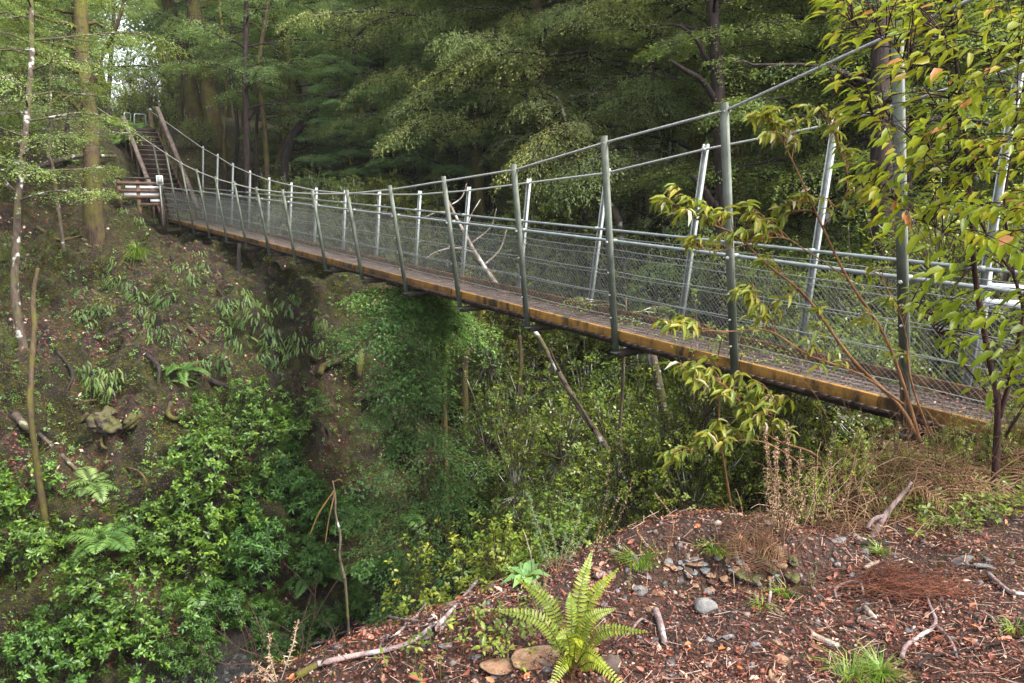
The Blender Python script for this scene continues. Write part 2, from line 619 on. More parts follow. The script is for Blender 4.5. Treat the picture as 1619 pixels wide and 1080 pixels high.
# ================================================================ materials of built things
M_STEEL = surf('galvanised_steel', lambda nt: ramp(nt, noise(nt, 14, 4, .6, objc(nt)), [(.3, (.15, .165, .155)), (.7, (.27, .29, .275))]), rough=.6, spec=.35, metal=.0,
               bump_fn=lambda nt: noise(nt, 60, 3, .6, objc(nt)), bs=.12, bd=.005)
M_STEELP = surf('galvanised_post_shade', lambda nt: mixc(nt, ramp(nt, noise(nt, 3, 4, .7, objc(nt)), [(.42, (0, 0, 0)), (.7, (1, 1, 1))]), (.098, .108, .086), (.044, .052, .036)), rough=.65, spec=.3, metal=.0,
                bump_fn=lambda nt: noise(nt, 50, 3, .6, objc(nt)), bs=.12, bd=.005)
M_RAIL = surf('galvanised_rail', lambda nt: ramp(nt, noise(nt, 8, 4, .6, objc(nt)), [(.3, (.15, .172, .168)), (.7, (.25, .28, .272))]), rough=.35, spec=.5, metal=.3)
M_CABLE = surf('wire_rope', lambda nt: ramp(nt, noise(nt, 90, 2, .5, objc(nt)), [(.35, (.15, .15, .14)), (.6, (.40, .40, .37))]), rough=.5, spec=.5, metal=.3)
M_WIRE = surf('netting_wire', lambda nt: (.17, .18, .17), rough=.5, spec=.4, metal=.3)


def _timber(nt):
    v = objc(nt)
    at_ = nd(nt, 'ShaderNodeAttribute', attribute_name='rnd')
    rotated = nd(nt, 'ShaderNodeVectorRotate', rotation_type='Z_AXIS')
    rotated.inputs['Angle'].default_value = math.atan2(1.0195, 1.3293) * -1
    nt.links.new(v, rotated.inputs[0])
    mp = nd(nt, 'ShaderNodeMapping')
    mp.inputs['Scale'].default_value = (9, .9, 14)
    nt.links.new(rotated.outputs[0], mp.inputs[0])
    g = noise(nt, 3, 5, .6, mp.outputs[0], .4)
    c = ramp(nt, g, [(.25, (.070, .030, .008)), (.5, (.17, .082, .017)), (.75, (.28, .15, .035))])
    c = mixc(nt, .5, c, ramp(nt, at_.outputs['Fac'], [(0, (.07, .032, .010)), (1, (.26, .135, .026))]))
    # black run-off streaks
    mp2 = nd(nt, 'ShaderNodeMapping')
    mp2.inputs['Scale'].default_value = (2.6, 2.6, .9)
    nt.links.new(rotated.outputs[0], mp2.inputs[0])
    s = noise(nt, 2.2, 5, .75, mp2.outputs[0])
    big = noise(nt, 1.1, 3, .5, v)
    k = math_(nt, 'ADD', s, math_(nt, 'MULTIPLY', math_(nt, 'SUBTRACT', big, .5), .7))
    return mixc(nt, ramp(nt, k, [(.45, (0, 0, 0)), (.64, (.95, .95, .95))]), c, (.018, .012, .007))


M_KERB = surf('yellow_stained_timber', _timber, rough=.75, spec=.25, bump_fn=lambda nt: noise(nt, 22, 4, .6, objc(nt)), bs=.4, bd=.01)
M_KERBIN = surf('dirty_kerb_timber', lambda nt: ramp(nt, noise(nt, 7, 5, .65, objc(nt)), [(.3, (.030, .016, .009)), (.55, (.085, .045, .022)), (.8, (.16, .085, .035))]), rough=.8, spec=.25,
                bump_fn=lambda nt: noise(nt, 22, 4, .6, objc(nt)), bs=.4, bd=.01)
M_DARKWOOD = surf('dark_wet_timber', lambda nt: ramp(nt, noise(nt, 6, 5, .65, objc(nt)), [(.3, (.012, .009, .007)), (.6, (.045, .030, .022)), (.8, (.08, .06, .045))]), rough=.7, spec=.35,
                  bump_fn=lambda nt: noise(nt, 25, 4, .6, objc(nt)), bs=.4, bd=.01)
M_BLACKWOOD = surf('black_wet_timber', lambda nt: ramp(nt, noise(nt, 6, 5, .65, objc(nt)), [(.3, (.005, .004, .003)), (.7, (.020, .014, .011))]), rough=.8, spec=.2)
M_BROWNWOOD = surf('brown_timber', lambda nt: ramp(nt, noise(nt, 5, 5, .65, objc(nt)), [(.3, (.045, .026, .018)), (.6, (.105, .062, .042)), (.8, (.17, .115, .085))]), rough=.75, spec=.3,
                   bump_fn=lambda nt: noise(nt, 25, 4, .6, objc(nt)), bs=.4, bd=.01)
M_GREYWOOD = surf('weathered_rail_timber', lambda nt: ramp(nt, noise(nt, 4, 5, .7, objc(nt)), [(.3, (.045, .030, .024)), (.55, (.10, .074, .064)), (.75, (.26, .22, .21))]), rough=.7, spec=.35,
                  bump_fn=lambda nt: noise(nt, 25, 4, .6, objc(nt)), bs=.3, bd=.01)
M_WHITE = surf('white_paint', lambda nt: ramp(nt, noise(nt, 5, 4, .6, objc(nt)), [(.3, (.55, .57, .58)), (.7, (.78, .80, .80))]), rough=.5, spec=.4)
M_GRATE = surf('deck_netting_steel', lambda nt: ramp(nt, noise(nt, 5, 4, .6, objc(nt)), [(.3, (.05, .036, .030)), (.6, (.12, .092, .08)), (.8, (.20, .17, .155))]), rough=.45, spec=.5, metal=.3)
M_DECK = surf('wet_deck_boards', lambda nt: mixc(nt, ramp(nt, noise(nt, 9, 4, .6, objc(nt)), [(.45, (0, 0, 0)), (.65, (1, 1, 1))]), (.026, .016, .012), (.075, .045, .034)), rough=.6, spec=.3,
              bump_fn=lambda nt: noise(nt, 40, 4, .6, objc(nt)), bs=.4, bd=.01)

# ================================================================ the swing bridge
DW = 1.10                                             # deck width between the post feet
K0, K1 = -4, 14
TOPH = {-4: 4.15, -3: 3.70, -2: 3.28, -1: 2.88, 0: 2.46, 1: 2.215, 2: 1.905, 3: 1.725, 4: 1.55, 5: 1.425, 6: 1.365, 7: 1.335, 8: 1.345, 9: 1.43, 10: 1.535, 11: 1.71, 12: 1.922, 13: 2.22, 14: 2.505}
OFFN = {-4: 1.5, -3: 1.3, -2: 1.05, -1: .74, 0: .38, 1: .245, 2: .215, 3: .23, 4: .222, 5: .21, 6: .18, 7: .174, 8: .188, 9: .18, 10: .166, 11: .2, 12: .21, 13: .235, 14: .225}
OFFF = {-4: .36, -3: .36, -2: .36, -1: .36, 0: .36, 1: .345, 2: .30, 3: .20, 4: .17, 5: .145, 6: .13, 7: .12, 8: .12, 9: .13, 10: .13, 11: .15, 12: .17, 13: .2, 14: .2}
bridge = thing('suspension_bridge', 'narrow suspension footbridge with grey steel posts, wire netting sides and yellow timber edge', 'footbridge', brp(4, DW / 2, -.2))
BO = np.array(bridge.location)


def side(k, h, far):
    """point on the leaning side of the bridge at height h over the kerb"""
    lo, hi = math.floor(k), math.ceil(k)
    f = k - lo
    top = TOPH[lo] * (1 - f) + TOPH[hi] * f
    O = OFFF if far else OFFN
    off = O[lo] * (1 - f) + O[hi] * f
    o = off * h / top
    return brp(k, (DW + o) if far else -o, h)


def bparts():
    for far in (False, True):
        for k in range(K0, K1 + 1):
            g = Geo()
            a, b = side(k, -.27, far), side(k, TOPH[k], far)
            d = nrm(b - a)
            al = BB
            out = nrm(np.cross(al, d)) * (1 if not far else -1)
            if np.dot(out, BN) * (1 if far else -1) < 0:
                out = -out
            L = np.linalg.norm(b - a) / 2
            c = (a + b) / 2 + out * .045
            w, dp, th = .036, .052, .005
            g.box(c + out * (dp / 2 - th), al * w, out * th * .5, d * L)
            g.box(c + al * (w - th * .5) , al * th * .5, out * (dp / 2 - th * 1.7), d * L)
            g.box(c - al * (w - th * .5), al * th * .5, out * (dp / 2 - th * 1.7), d * L)
            po = g.build('hanger_post', M_STEELP if not far else M_STEEL, bridge, off=BO)  # near posts take darker steel: the shade on their faces is in the colour
            g2 = Geo()
            q = side(k, TOPH[k] - .075, far) - out * 0
            for e in (-.022, .022):
                g2.tube([q + al * e - out * .012, q + al * e + out * .085], .007, 6)
            g2.box(q + out * .012, al * .04, out * .006, d * .022)
            g2.build('cable_clamp', M_CABLE, po, off=BO)
            for hh in (1.05, .70, .44, .17):
                g4 = Geo()
                qq = side(k, hh, far)
                g4.tube([qq + out * .092, qq + out * .098, qq + out * .0981, qq + out * .112], [.020 if hh > 1 else .012, .020 if hh > 1 else .012, .007, .007], 6)
                g4.build('bolt', M_CABLE, po, off=BO)
            g3 = Geo()
            g3.box(a + out * .045 + d * .012, al * .05, out * .042, d * .007)
            for hh in (.08, .12):
                g3.tube([a + d * hh + out * .066, a + d * hh + out * .078], .008, 6)
            g3.build('foot_bracket', M_STEELP, po, off=BO)
        # main cable, sagging between the posts' tops and running on to its anchorage
        pts = [side(k, TOPH[k] - .075, far) + (BN if far else -BN) * .02 for k in range(K0, K1 + 1)]
        endk = 18.2
        e = brp(endk, DW + .1 if far else -.95, 0)
        e[2] = 3.95 if far else 4.05
        pts.append(e)
        g = Geo()
        pts = np.array(pts)
        fine = np.vstack([pts[i] + (pts[i + 1] - pts[i]) * np.linspace(0, 1, 4)[:-1, None] for i in range(len(pts) - 1)] + [pts[-1:]])
        g.tube(fine, .0145, 8)
        # lay of the strands
        g.build('main_cable', M_CABLE, bridge, off=BO, smooth=True)
        g = Geo()
        pp = [side(k, 1.05, far) - (BN if far else -BN) * .03 for k in range(K0, K1 + 1)]
        g.tube(pp, .0185, 10)
        ra = g.build('handrail', M_RAIL, bridge, off=BO, smooth=True)
        g = Geo()
        for k in range(K0, K1 + 1):
            p = side(k, 1.05, far) - (BN if far else -BN) * .03
            g.tube([p - BB * .03, p + BB * .03], .027, 8)
        g.build('rail_bracket', M_STEEL, ra, off=BO)
        for hh in (.955, .70, .44, .17):
            g = Geo()
            ks = np.arange(K0, K1 + .01, .25)
            pw = [side(k, hh - .012 * math.sin((k % 1) * math.pi), far) - (BN if far else -BN) * .012 for k in ks]
            g.tube(pw, .0050, 5)
            g.build('line_wire', M_WIRE, bridge, off=BO)
        # chain netting: two families of slanting wires from the kerb to the top line wire
        g = Geo()
        Lk = 1.6771
        pitch = .058
        nk = int((K1 - K0) * Lk / pitch)
        rows = 6
        hs = np.linspace(.0, .955, rows + 1)
        A, B = [], []
        for sgn in (1, -1):
            for i in range(-12, nk + 12):
                k_a = K0 + i * pitch / Lk
                kk = k_a + sgn * hs / Lk * 1.0
                P = [side(min(max(kv, K0), K1), hv, far) for kv, hv in zip(kk, hs)]
                ok = (kk >= K0) & (kk <= K1)
                for r_ in (0, 3):
                    if ok[r_] and ok[r_ + 3]:
                        A.append(P[r_])
                        B.append(P[r_ + 3])
        A, B = np.array(A), np.array(B)
        jit = rng.normal(0, .004, A.shape)
        g.segs(A + jit, B + jit, .00135)
        g.build('wire_netting', M_WIRE, bridge, off=BO)
    # kerb boards, two bays each
    for far in (False, True):
        edges = list(np.arange(K0 - .3, K1 + .3, 2.0)) + [K1 + .25]
        sh = .55 if not far else .0
        edges = [edges[0]] + [e - sh for e in edges[1:-1]] + [edges[-1]]
        for a, b in zip(edges[:-1], edges[1:]):
            g = Geo()
            w = DW - .085 if far else .0
            w0, w1 = w + .003, w + .053
            pa, pb = brp(a, 0, 0), brp(b, 0, 0)
            d = pb - pa
            ln = np.linalg.norm(d)
            u = d / ln
            up = nrm(np.cross(BN, u))
            up = up if up[2] > 0 else -up
            hgt = .105
            g.box((pa + pb) / 2 + BN * (w0 + w1) / 2 - up * hgt / 2 + np.array([0, 0, rng.normal(0, .003)]), u * (ln / 2 - .003), BN * (w1 - w0) / 2, up * hgt / 2, r=rng.random())
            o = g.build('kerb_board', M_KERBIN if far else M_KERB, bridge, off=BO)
            bv = o.modifiers.new('b', 'BEVEL')
            bv.width = .008
            bv.segments = 2
    # stringers under the deck, cross bearers at the posts, deck boards, steel netting
    for w in (.26, .55, DW - .28):
        g = Geo()
        for a in range(K0, K1 + 1, 3):
            pa, pb = brp(a - .3), brp(min(a + 3, K1 + .4) - .3)
            d = pb - pa
            u = nrm(d)
            up = nrm(np.cross(BN, u)); up = up if up[2] > 0 else -up
            g.box((pa + pb) / 2 + BN * w - up * .205, u * (np.linalg.norm(d) / 2 - .004), BN * .035, up * .040)
        g.build('stringer', M_DARKWOOD, bridge, off=BO)
    for k in range(K0, K1 + 1):
        g = Geo()
        c = brp(k, DW / 2 - .02, -.285)
        g.box(c, BB * .05, BN * (DW / 2 - .03), UP * .038)
        g.build('cross_bearer', M_DARKWOOD, bridge, off=BO)
    g = Geo()
    n = int((K1 - K0 + .4) * 1.6771 / .112)
    for i in range(n):
        k = K0 - .2 + i * .112 / 1.6771
        g.box(brp(k, DW / 2 - .02, -.146 + rng.normal(0, .002)), nrm(BRD) * .052, BN * (DW / 2 - .065), UP * .016, r=rng.random())
    g.build('deck', M_DECK, bridge, off=BO)
    g = Geo()
    A, B = [], []
    W0, W1 = .062, DW - .10
    nx = int((K1 - K0) * 1.6771 / .044)
    mw = 14
    for i in range(nx):
        k = K0 + i * .044 / 1.6771
        for j in range(mw):
            f0, f1 = W0 + (W1 - W0) * j / mw, W0 + (W1 - W0) * (j + 1) / mw
            e = .5 if j % 2 else -.5
            dk = .044 / 1.6771 * e
            A.append(brp(k - dk, f0, -.117 + rng.normal(0, .002)))
            B.append(brp(k + dk, f1, -.117 + rng.normal(0, .002)))
    g.segs(np.array(A), np.array(B), .0042)
    for j in range(mw + 1):
        f = W0 + (W1 - W0) * j / mw
        g.tube([brp(k, f, -.119) for k in np.linspace(K0, K1, 19)], .0022, 3)
    g.build('deck_netting', M_GRATE, bridge, off=BO)


bparts()

# red-brown beech leaves gathered along the deck and its far kerb
def deck_leaves():
    n = 3600
    k = rng.uniform(-3.5, 13.8, n)
    w = np.where(rng.random(n) < .6, DW - .1 - np.abs(rng.normal(0, .10, n)), rng.uniform(.07, DW - .1, n))
    w = np.clip(w, .07, DW - .095)
    P = BR0 + BRD * k[:, None] + BN * w[:, None] + UP * (-.105 + rng.random(n)[:, None] * .014)
    D = nrm(rng.normal(0, 1, (n, 3)) * np.array([1, 1, .2]))
    N = nrm(rng.normal(0, .3, (n, 3)) + UP)
    g = Geo().cards(P, D, N, rng.uniform(.018, .034, n), rng.uniform(.012, .022, n), 'diamond')
    return g


M_LITTER = leafmat('dead_leaves', [(0, (.030, .013, .009)), (.3, (.095, .025, .016)), (.5, (.17, .050, .028)), (.68, (.21, .095, .060)), (.88, (.32, .215, .165)), (.93, (.36, .26, .20)), (1, (.36, .10, .030))], trans=.08, rough=.6, spec=.3, patch=.15)
tag(deck_leaves().build('fallen_leaves', M_LITTER), 'rust red fallen leaves drifted along the bridge deck', 'leaf litter', kind='stuff')


# ================================================================ stairs at the far end, and the timber round them
def stairs():
    ka, kb = 14.35, 17.25
    n = 19
    z0, z1 = -.62, 2.98
    t = thing('staircase', 'steep brown timber stairway with sloping handrails climbing from the far bridge end', 'staircase', brp(ka, .5, -.2))
    o = np.array(t.location)

    def sp(f, w, h=0.0):
        p = brp(ka + (kb - ka) * f, w)
        p[2] = z0 + (z1 - z0) * f + h
        return p
    for i in range(n):
        f = (i + .5) / n
        g = Geo()
        g.box(sp(f, .52), nrm(BB) * .15, BN * .50, UP * .024, r=rng.random())
        st = g.build('stair_tread', M_DARKWOOD, t, off=o)
        g = Geo()
        g.box(sp(f, .52) - BB * .152 , BB * .004, BN * .49, UP * .012)
        g.build('tread_edge', M_BROWNWOOD, st, off=o)
        g = Geo()
        g.box(sp(f, .52) + BB * .13 + UP * .10, BB * .010, BN * .50, UP * .075)
        g.build('riser', M_BLACKWOOD, st, off=o)
    for w in (-.02, 1.06):
        g = Geo()
        a, b = sp(-.02, w, -.10), sp(1.02, w, -.10)
        u = nrm(b - a)
        g.box((a + b) / 2, u * np.linalg.norm(b - a) / 2, BN * .028, nrm(np.cross(BN, u)) * .13)
        g.build('stringer', M_BROWNWOOD, t, off=o)
    # handrails: broad weathered boards on posts
    for w, f0, f1, hh in ((-.12, .13, 1.02, .42), (1.14, -.03, 1.0, .78)):
        g = Geo()
        a, b = sp(f0, w, hh), sp(f1, w, hh)
        if w > 0:
            a, b = sp(f0, w, .62), sp(f1, w, .95)
        u = nrm(b - a)
        g.box((a + b) / 2, u * np.linalg.norm(b - a) / 2, BN * .075, nrm(np.cross(BN, u)) * .03)
        g.build('handrail', M_GREYWOOD, t, off=o)
        for f in np.linspace(f0 + .05, f1 - .03, 5):
            q = a + (b - a) * ((f - f0) / (f1 - f0))
            g = Geo()
            g.box(q + BN * (-.03 if w < 0 else .03) - UP * .62, BB * .045, BN * .03, UP * .57)
            g.build('rail_post', M_BROWNWOOD, t, off=o)
    g = Geo()
    a, b = sp(.03, 1.20, .30), sp(.97, 1.20, .42)
    u = nrm(b - a)
    g.box((a + b) / 2, u * np.linalg.norm(b - a) / 2, BN * .02, nrm(np.cross(BN, u)) * .06)
    g.build('mid_rail', M_BROWNWOOD, t, off=o)
    # landing at the head of the flight
    g = Geo()
    p = brp(kb + .45, .52); p[2] = z1 + .02
    g.box(p, BB * .62, BN * .56, UP * .03)
    g.build('landing', M_DARKWOOD, t, off=o)


stairs()


def anchor_post(px_w, k, label, top, base):
    p = brp(k, px_w)
    zg = base
    t = thing('anchor_post', label, 'post', (p[0], p[1], zg))
    o = np.array(t.location)
    g = Geo()
    c = np.array([p[0], p[1], (zg - .3 + top) / 2])
    g.box(c, BB * .075, BN * .075, UP * (top - zg + .3) / 2)
    b = g.build('post_shaft', M_BROWNWOOD, t, off=o)
    bv = b.modifiers.new('b', 'BEVEL'); bv.width = .015; bv.segments = 2
    g = Geo()
    q = np.array([p[0], p[1], top - .05])
    g.tube([q - BN * .1, q + BN * .1], .018, 8)
    g.box(q - BB * .078, BB * .004, BN * .05, UP * .06)
    g.build('cable_saddle', M_STEEL, t, off=o)


anchor_post(DW + .1, 18.2, 'thick brown timber post carrying the cable beside the stair top', 4.03, 2.7)
anchor_post(-.95, 18.2, 'brown timber post holding the cable among the ferns at the stair top', 4.13, 2.6)


def barrier():
    p0 = brp(14.15, -.10)
    t = thing('timber_barrier', 'low brown timber fence with white painted boards at the foot of the stairs', 'fence', (p0[0], p0[1], -1.1))
    o = np.array(t.location)
    zt = .92
    ln = 1.35
    for w in (0.0, -.72, -1.3):
        g = Geo()
        q = brp(14.15, -.12 + w)
        hh = (zt + 1.3) / 2 if w > -1 else .5
        g.box(np.array([q[0], q[1], zt - hh - .03]), BB * .06, BN * .06, UP * hh)
        g.build('fence_post', M_BROWNWOOD, t, off=o)
    q = brp(14.15, -.12 - .66)
    for zz, hh, l in ((zt, .032, .74), (zt - .17, .05, .70), (zt - .43, .05, .66), (zt - .63, .05, .60), (zt - .88, .045, .34)):
        g = Geo()
        sh = 0 if l > .5 else .3
        g.box(np.array([q[0], q[1], zz]) + BN * sh - BB * .075, BB * .018, BN * l, UP * hh)
        g.build('fence_rail', M_BROWNWOOD if zz < zt else M_DARKWOOD, t, off=o)
    for zz, hh, l, sh in ((zt - .30, .045, .52, .08), (zt - .535, .055, .56, .06), (zt - .75, .05, .16, .46)):
        g = Geo()
        g.box(np.array([q[0], q[1], zz]) + BN * sh - BB * .045, BB * .010, BN * l, UP * hh)
        g.build('white_board', M_WHITE, t, off=o)


barrier()


def hoops():
    for (x0, x1, y0, y1, lab) in ((196, 206, 178, 216, 'narrow galvanised pipe hoop at the stair head, nearest the ferns'), (212, 230, 180, 212, 'wider galvanised pipe hoop at the stair head, beside the timber post')):
        Z = 30.2
        a, b = at(x0, y1, Z), at(x0, y0, Z)
        c, d = at(x1, y0 + 1, Z + .5), at(x1, y1 + 2, Z + .5)
        zb = min(a[2], d[2])
        t = thing('pipe_barrier', lab, 'barrier', (a[0], a[1], zb))
        o = np.array(t.location)
        a[2] = d[2] = zb - .1
        g = Geo()
        e = (c - b)
        pts = [a, b - UP * .08, b - UP * .025 + e * .03, b + e * .1, c - e * .1, c - UP * .025 - e * .03, c - UP * .08, d]
        g.tube(pts, .024, 8)
        g.build('hoop_pipe', M_RAIL, t, off=o, smooth=True)
        g = Geo()
        m = d + (a - d) * .5
        g.tube([b - UP * .45 + e * .02, c - UP * .45 - e * .02], .016, 8)
        g.build('cross_bar', M_RAIL, t, off=o)


hoops()


def plate():
    c = at(252.5, 285, 24.6)
    t = thing('notice_plate', 'small grey notice plate with a white border on the far end post', 'sign', c)
    g = Geo()
    u = BN
    g.box(np.zeros(3), u * .105, BB * .008, UP * .15)
    g.build('plate_board', M_WHITE, t)
    g = Geo()
    g.box(-BB * .011, u * .078, BB * .002, UP * .118)
    g.build('plate_face', M_STEEL, t)
    g = Geo()
    g.tube([BB * .03 - UP * 1.5, BB * .03 + UP * .1], .022, 8)
    g.build('plate_stem', M_STEEL, t)


plate()


def gate_rails():
    t = thing('abutment_rail', 'short white painted rails beyond the netting at the near end of the bridge', 'rail', at(1590, 560, 7.6))
    o = np.array(t.location)
    for y0, y1 in ((452, 463), (478, 486)):
        g = Geo()
        a, b = at(1552, y0, 7.5), at(1700, y1, 7.3)
        u = nrm(b - a)
        g.box((a + b) / 2, u * np.linalg.norm(b - a) / 2, nrm(np.cross(u, UP)) * .015, UP * .038)
        g.build('rail_board', M_WHITE, t, off=o)
    for x in (1566, 1690):
        g = Geo()
        a = at(x, 440, 7.55)
        g.box(a + np.array([0, .04, -.55]), np.array([.03, 0, 0]), np.array([0, .02, 0]), UP * .62)
        g.build('rail_post', M_STEEL, t, off=o)


gate_rails()
# ================================================================ foliage and bark materials
G1 = [(0, (.036, .068, .026)), (.35, (.074, .124, .046)), (.7, (.122, .182, .068)), (.93, (.17, .235, .09)), (1, (.20, .26, .10))]
M_BEECH = leafmat('beech_leaf', G1, trans=.42, rough=.5, spec=.3)
M_OLIVE = leafmat('fine_olive_leaf', [(0, (.056, .076, .026)), (.4, (.122, .152, .050)), (.75, (.18, .208, .070)), (1, (.24, .26, .10))], trans=.42, rough=.55, spec=.25)
M_BROAD = leafmat('glossy_broad_leaf', [(0, (.026, .065, .010)), (.4, (.058, .125, .016)), (.75, (.105, .185, .022)), (1, (.15, .235, .03))], trans=.25, rough=.40, spec=.32)
M_BRIGHT = leafmat('bright_small_leaf', [(0, (.045, .078, .012)), (.4, (.095, .14, .020)), (.8, (.16, .205, .028)), (1, (.25, .26, .04))], trans=.40, rough=.4, spec=.4)
M_YELLOW = leafmat('yellow_green_leaf', [(0, (.060, .105, .003)), (.3, (.13, .19, .004)), (.62, (.215, .245, .006)), (.87, (.28, .25, .008)), (.945, (.31, .22, .01)), (.955, (.42, .16, .04)), (1, (.46, .20, .09))], trans=.55, rough=.42, spec=.28, patch=.2, mottle=.32)
M_LIME = leafmat('drooping_pale_leaf', [(0, (.055, .10, .014)), (.3, (.12, .17, .020)), (.6, (.21, .225, .022)), (.84, (.28, .225, .025)), (.9, (.40, .40, .30)), (1, (.42, .17, .03))], trans=.42, rough=.40, spec=.32, patch=.2, mottle=.3)
M_FERN = leafmat('fern_frond', [(0, (.035, .085, .018)), (.5, (.070, .145, .030)), (1, (.12, .20, .045))], trans=.35, rough=.45, spec=.35, patch=.12)
M_FERNY = leafmat('yellow_fern_frond', [(0, (.070, .125, .007)), (.5, (.15, .20, .010)), (1, (.29, .30, .022))], trans=.38, rough=.42, spec=.3, patch=.2, mottle=.32)
M_PALEFERN = leafmat('pale_hanging_frond', [(0, (.065, .12, .030)), (.5, (.12, .19, .050)), (1, (.20, .27, .09))], trans=.35, rough=.45, spec=.35, patch=.12)
M_GRASS = leafmat('grass_blade', [(0, (.06, .13, .012)), (.6, (.12, .22, .02)), (1, (.24, .30, .05))], trans=.35, rough=.45, spec=.35, patch=.1)
M_GORSE = leafmat('gorse_spine', [(0, (.06, .12, .05)), (.6, (.11, .19, .085)), (1, (.20, .28, .13))], trans=.25, rough=.5, spec=.3, patch=.1)
M_BROWNLEAF = leafmat('dry_brown_frond', [(0, (.045, .020, .011)), (.5, (.11, .055, .028)), (1, (.22, .13, .068))], trans=.2, rough=.7, spec=.2, patch=.2)
M_TANTWIG = leafmat('dry_tan_spine', [(0, (.16, .085, .045)), (.5, (.30, .19, .11)), (1, (.46, .33, .22))], trans=.1, rough=.75, spec=.2, patch=.15)
M_RUST = leafmat('rust_red_fibre', [(0, (.035, .010, .007)), (.5, (.085, .024, .012)), (1, (.17, .060, .028))], trans=.1, rough=.7, spec=.25, patch=.15)
M_MOSSTUFT = leafmat('moss_tuft', [(0, (.022, .026, .004)), (.5, (.066, .066, .009)), (1, (.16, .14, .018))], trans=.25, rough=.8, spec=.15, patch=.35)

M_BARKD = barkmat('dark_bark', (.006, .005, .004), (.034, .025, .021), (.04, .05, .010), .22)
M_BARKM = barkmat('mossy_bark', (.018, .012, .008), (.075, .050, .030), (.060, .055, .010), .55)
M_BARKO = barkmat('orange_mossy_bark', (.030, .016, .007), (.11, .060, .022), (.085, .058, .012), .62)
M_BARKB = barkmat('black_bark', (.006, .004, .004), (.042, .028, .025), (.045, .036, .012), .2)
M_BARKL = barkmat('lichened_bark', (.025, .018, .014), (.10, .075, .055), (.07, .075, .015), .40, (.36, .36, .33))
M_BARKW = barkmat('pale_dead_wood', (.09, .065, .05), (.30, .25, .205), None, .0, (.48, .45, .42))
M_TWIGO = barkmat('orange_twig', (.095, .045, .020), (.24, .125, .060), None)
M_TWIGR = barkmat('red_brown_twig', (.016, .008, .007), (.055, .026, .021), None)
M_TWIGG = barkmat('grey_twig', (.07, .045, .042), (.24, .18, .17), None, 0, (.40, .36, .36))


# ================================================================ generators (all in the plant's own coordinates)
def curve_pts(a, b, n=8, sag=0.0, wob=0.0, seed=0):
    a, b = np.asarray(a, float), np.asarray(b, float)
    t = np.linspace(0, 1, n)[:, None]
    p = a + (b - a) * t
    p = p - UP * sag * 4 * t * (1 - t)
    if wob:
        w = np.stack([fbm(np.stack([t[:, 0] * 3 + seed, t[:, 0] * 0 + q * 9.1, t[:, 0] * 0], -1), 3, seed + q) for q in range(3)], -1)
        p = p + w * wob * np.sin(t * np.pi * .5 + .0) * np.array([1, 1, .5])
    return p


def smooth_path(P, sub=5):
    """Catmull-Rom through given points"""
    P = np.asarray(P, float)
    Q = np.vstack([2 * P[0] - P[1], P, 2 * P[-1] - P[-2]])
    out = []
    for i in range(1, len(Q) - 2):
        t = np.linspace(0, 1, sub, endpoint=False)[:, None]
        a, b, c, d = Q[i - 1], Q[i], Q[i + 1], Q[i + 2]
        out.append(.5 * (2 * b + (c - a) * t + (2 * a - 5 * b + 4 * c - d) * t ** 2 + (3 * b - a - 3 * c + d) * t ** 3))
    return np.vstack(out + [P[-1:]])


def sprays(g, C, D, L, W, n, ll, lw, droop=.25, jit=.05, tilt=.35, up=UP, shape='diamond', tw=9):
    """flat feathery sprays: starts C, directions D, length L, width W, n leaves each"""
    M = len(C)
    D = nrm(D)
    S = nrm(np.cross(np.broadcast_to(up, D.shape) + rng.normal(0, .12, D.shape), D))
    U = np.cross(D, S)
    k = rng.integers(0, tw, (M, n))
    sg = rng.choice([-1., 1.], (M, n))
    b = rng.random((M, n)) ** .8
    a = (k + .6) / tw + b * .20 + rng.normal(0, .012, (M, n))
    env = np.sin(np.clip((k + .6) / tw, .02, 1) * np.pi * .86 + .35) * .5 + .12
    l = sg * b * env * (1 + .25 * rng.normal(0, 1, (M, 1)))
    L_, W_ = L[:, None, None], W[:, None, None]
    rr = (a ** 2 + l ** 2)
    P = C[:, None, :] + D[:, None, :] * a[..., None] * L_ + S[:, None, :] * l[..., None] * W_ * 1.1 \
        + U[:, None, :] * rng.normal(0, jit, (M, n, 1)) * L_ - UP * (droop * rr)[..., None] * L_
    LD = D[:, None, :] * rng.uniform(.3, 1, (M, n, 1)) + S[:, None, :] * (sg * rng.uniform(.2, 1.1, (M, n)))[..., None] - UP * (droop * .9) + rng.normal(0, .25, (M, n, 3))
    N = np.broadcast_to(up, P.shape) + rng.normal(0, tilt, P.shape)
    r = np.clip(.5 + .22 * rng.normal(0, 1, (M, 1)) + .2 * rng.normal(0, 1, (M, n)), 0, 1)
    s = rng.uniform(.65, 1.2, M * n)
    g.cards(P.reshape(-1, 3), LD.reshape(-1, 3), N.reshape(-1, 3), ll * s, lw * s, shape, r=r.ravel())


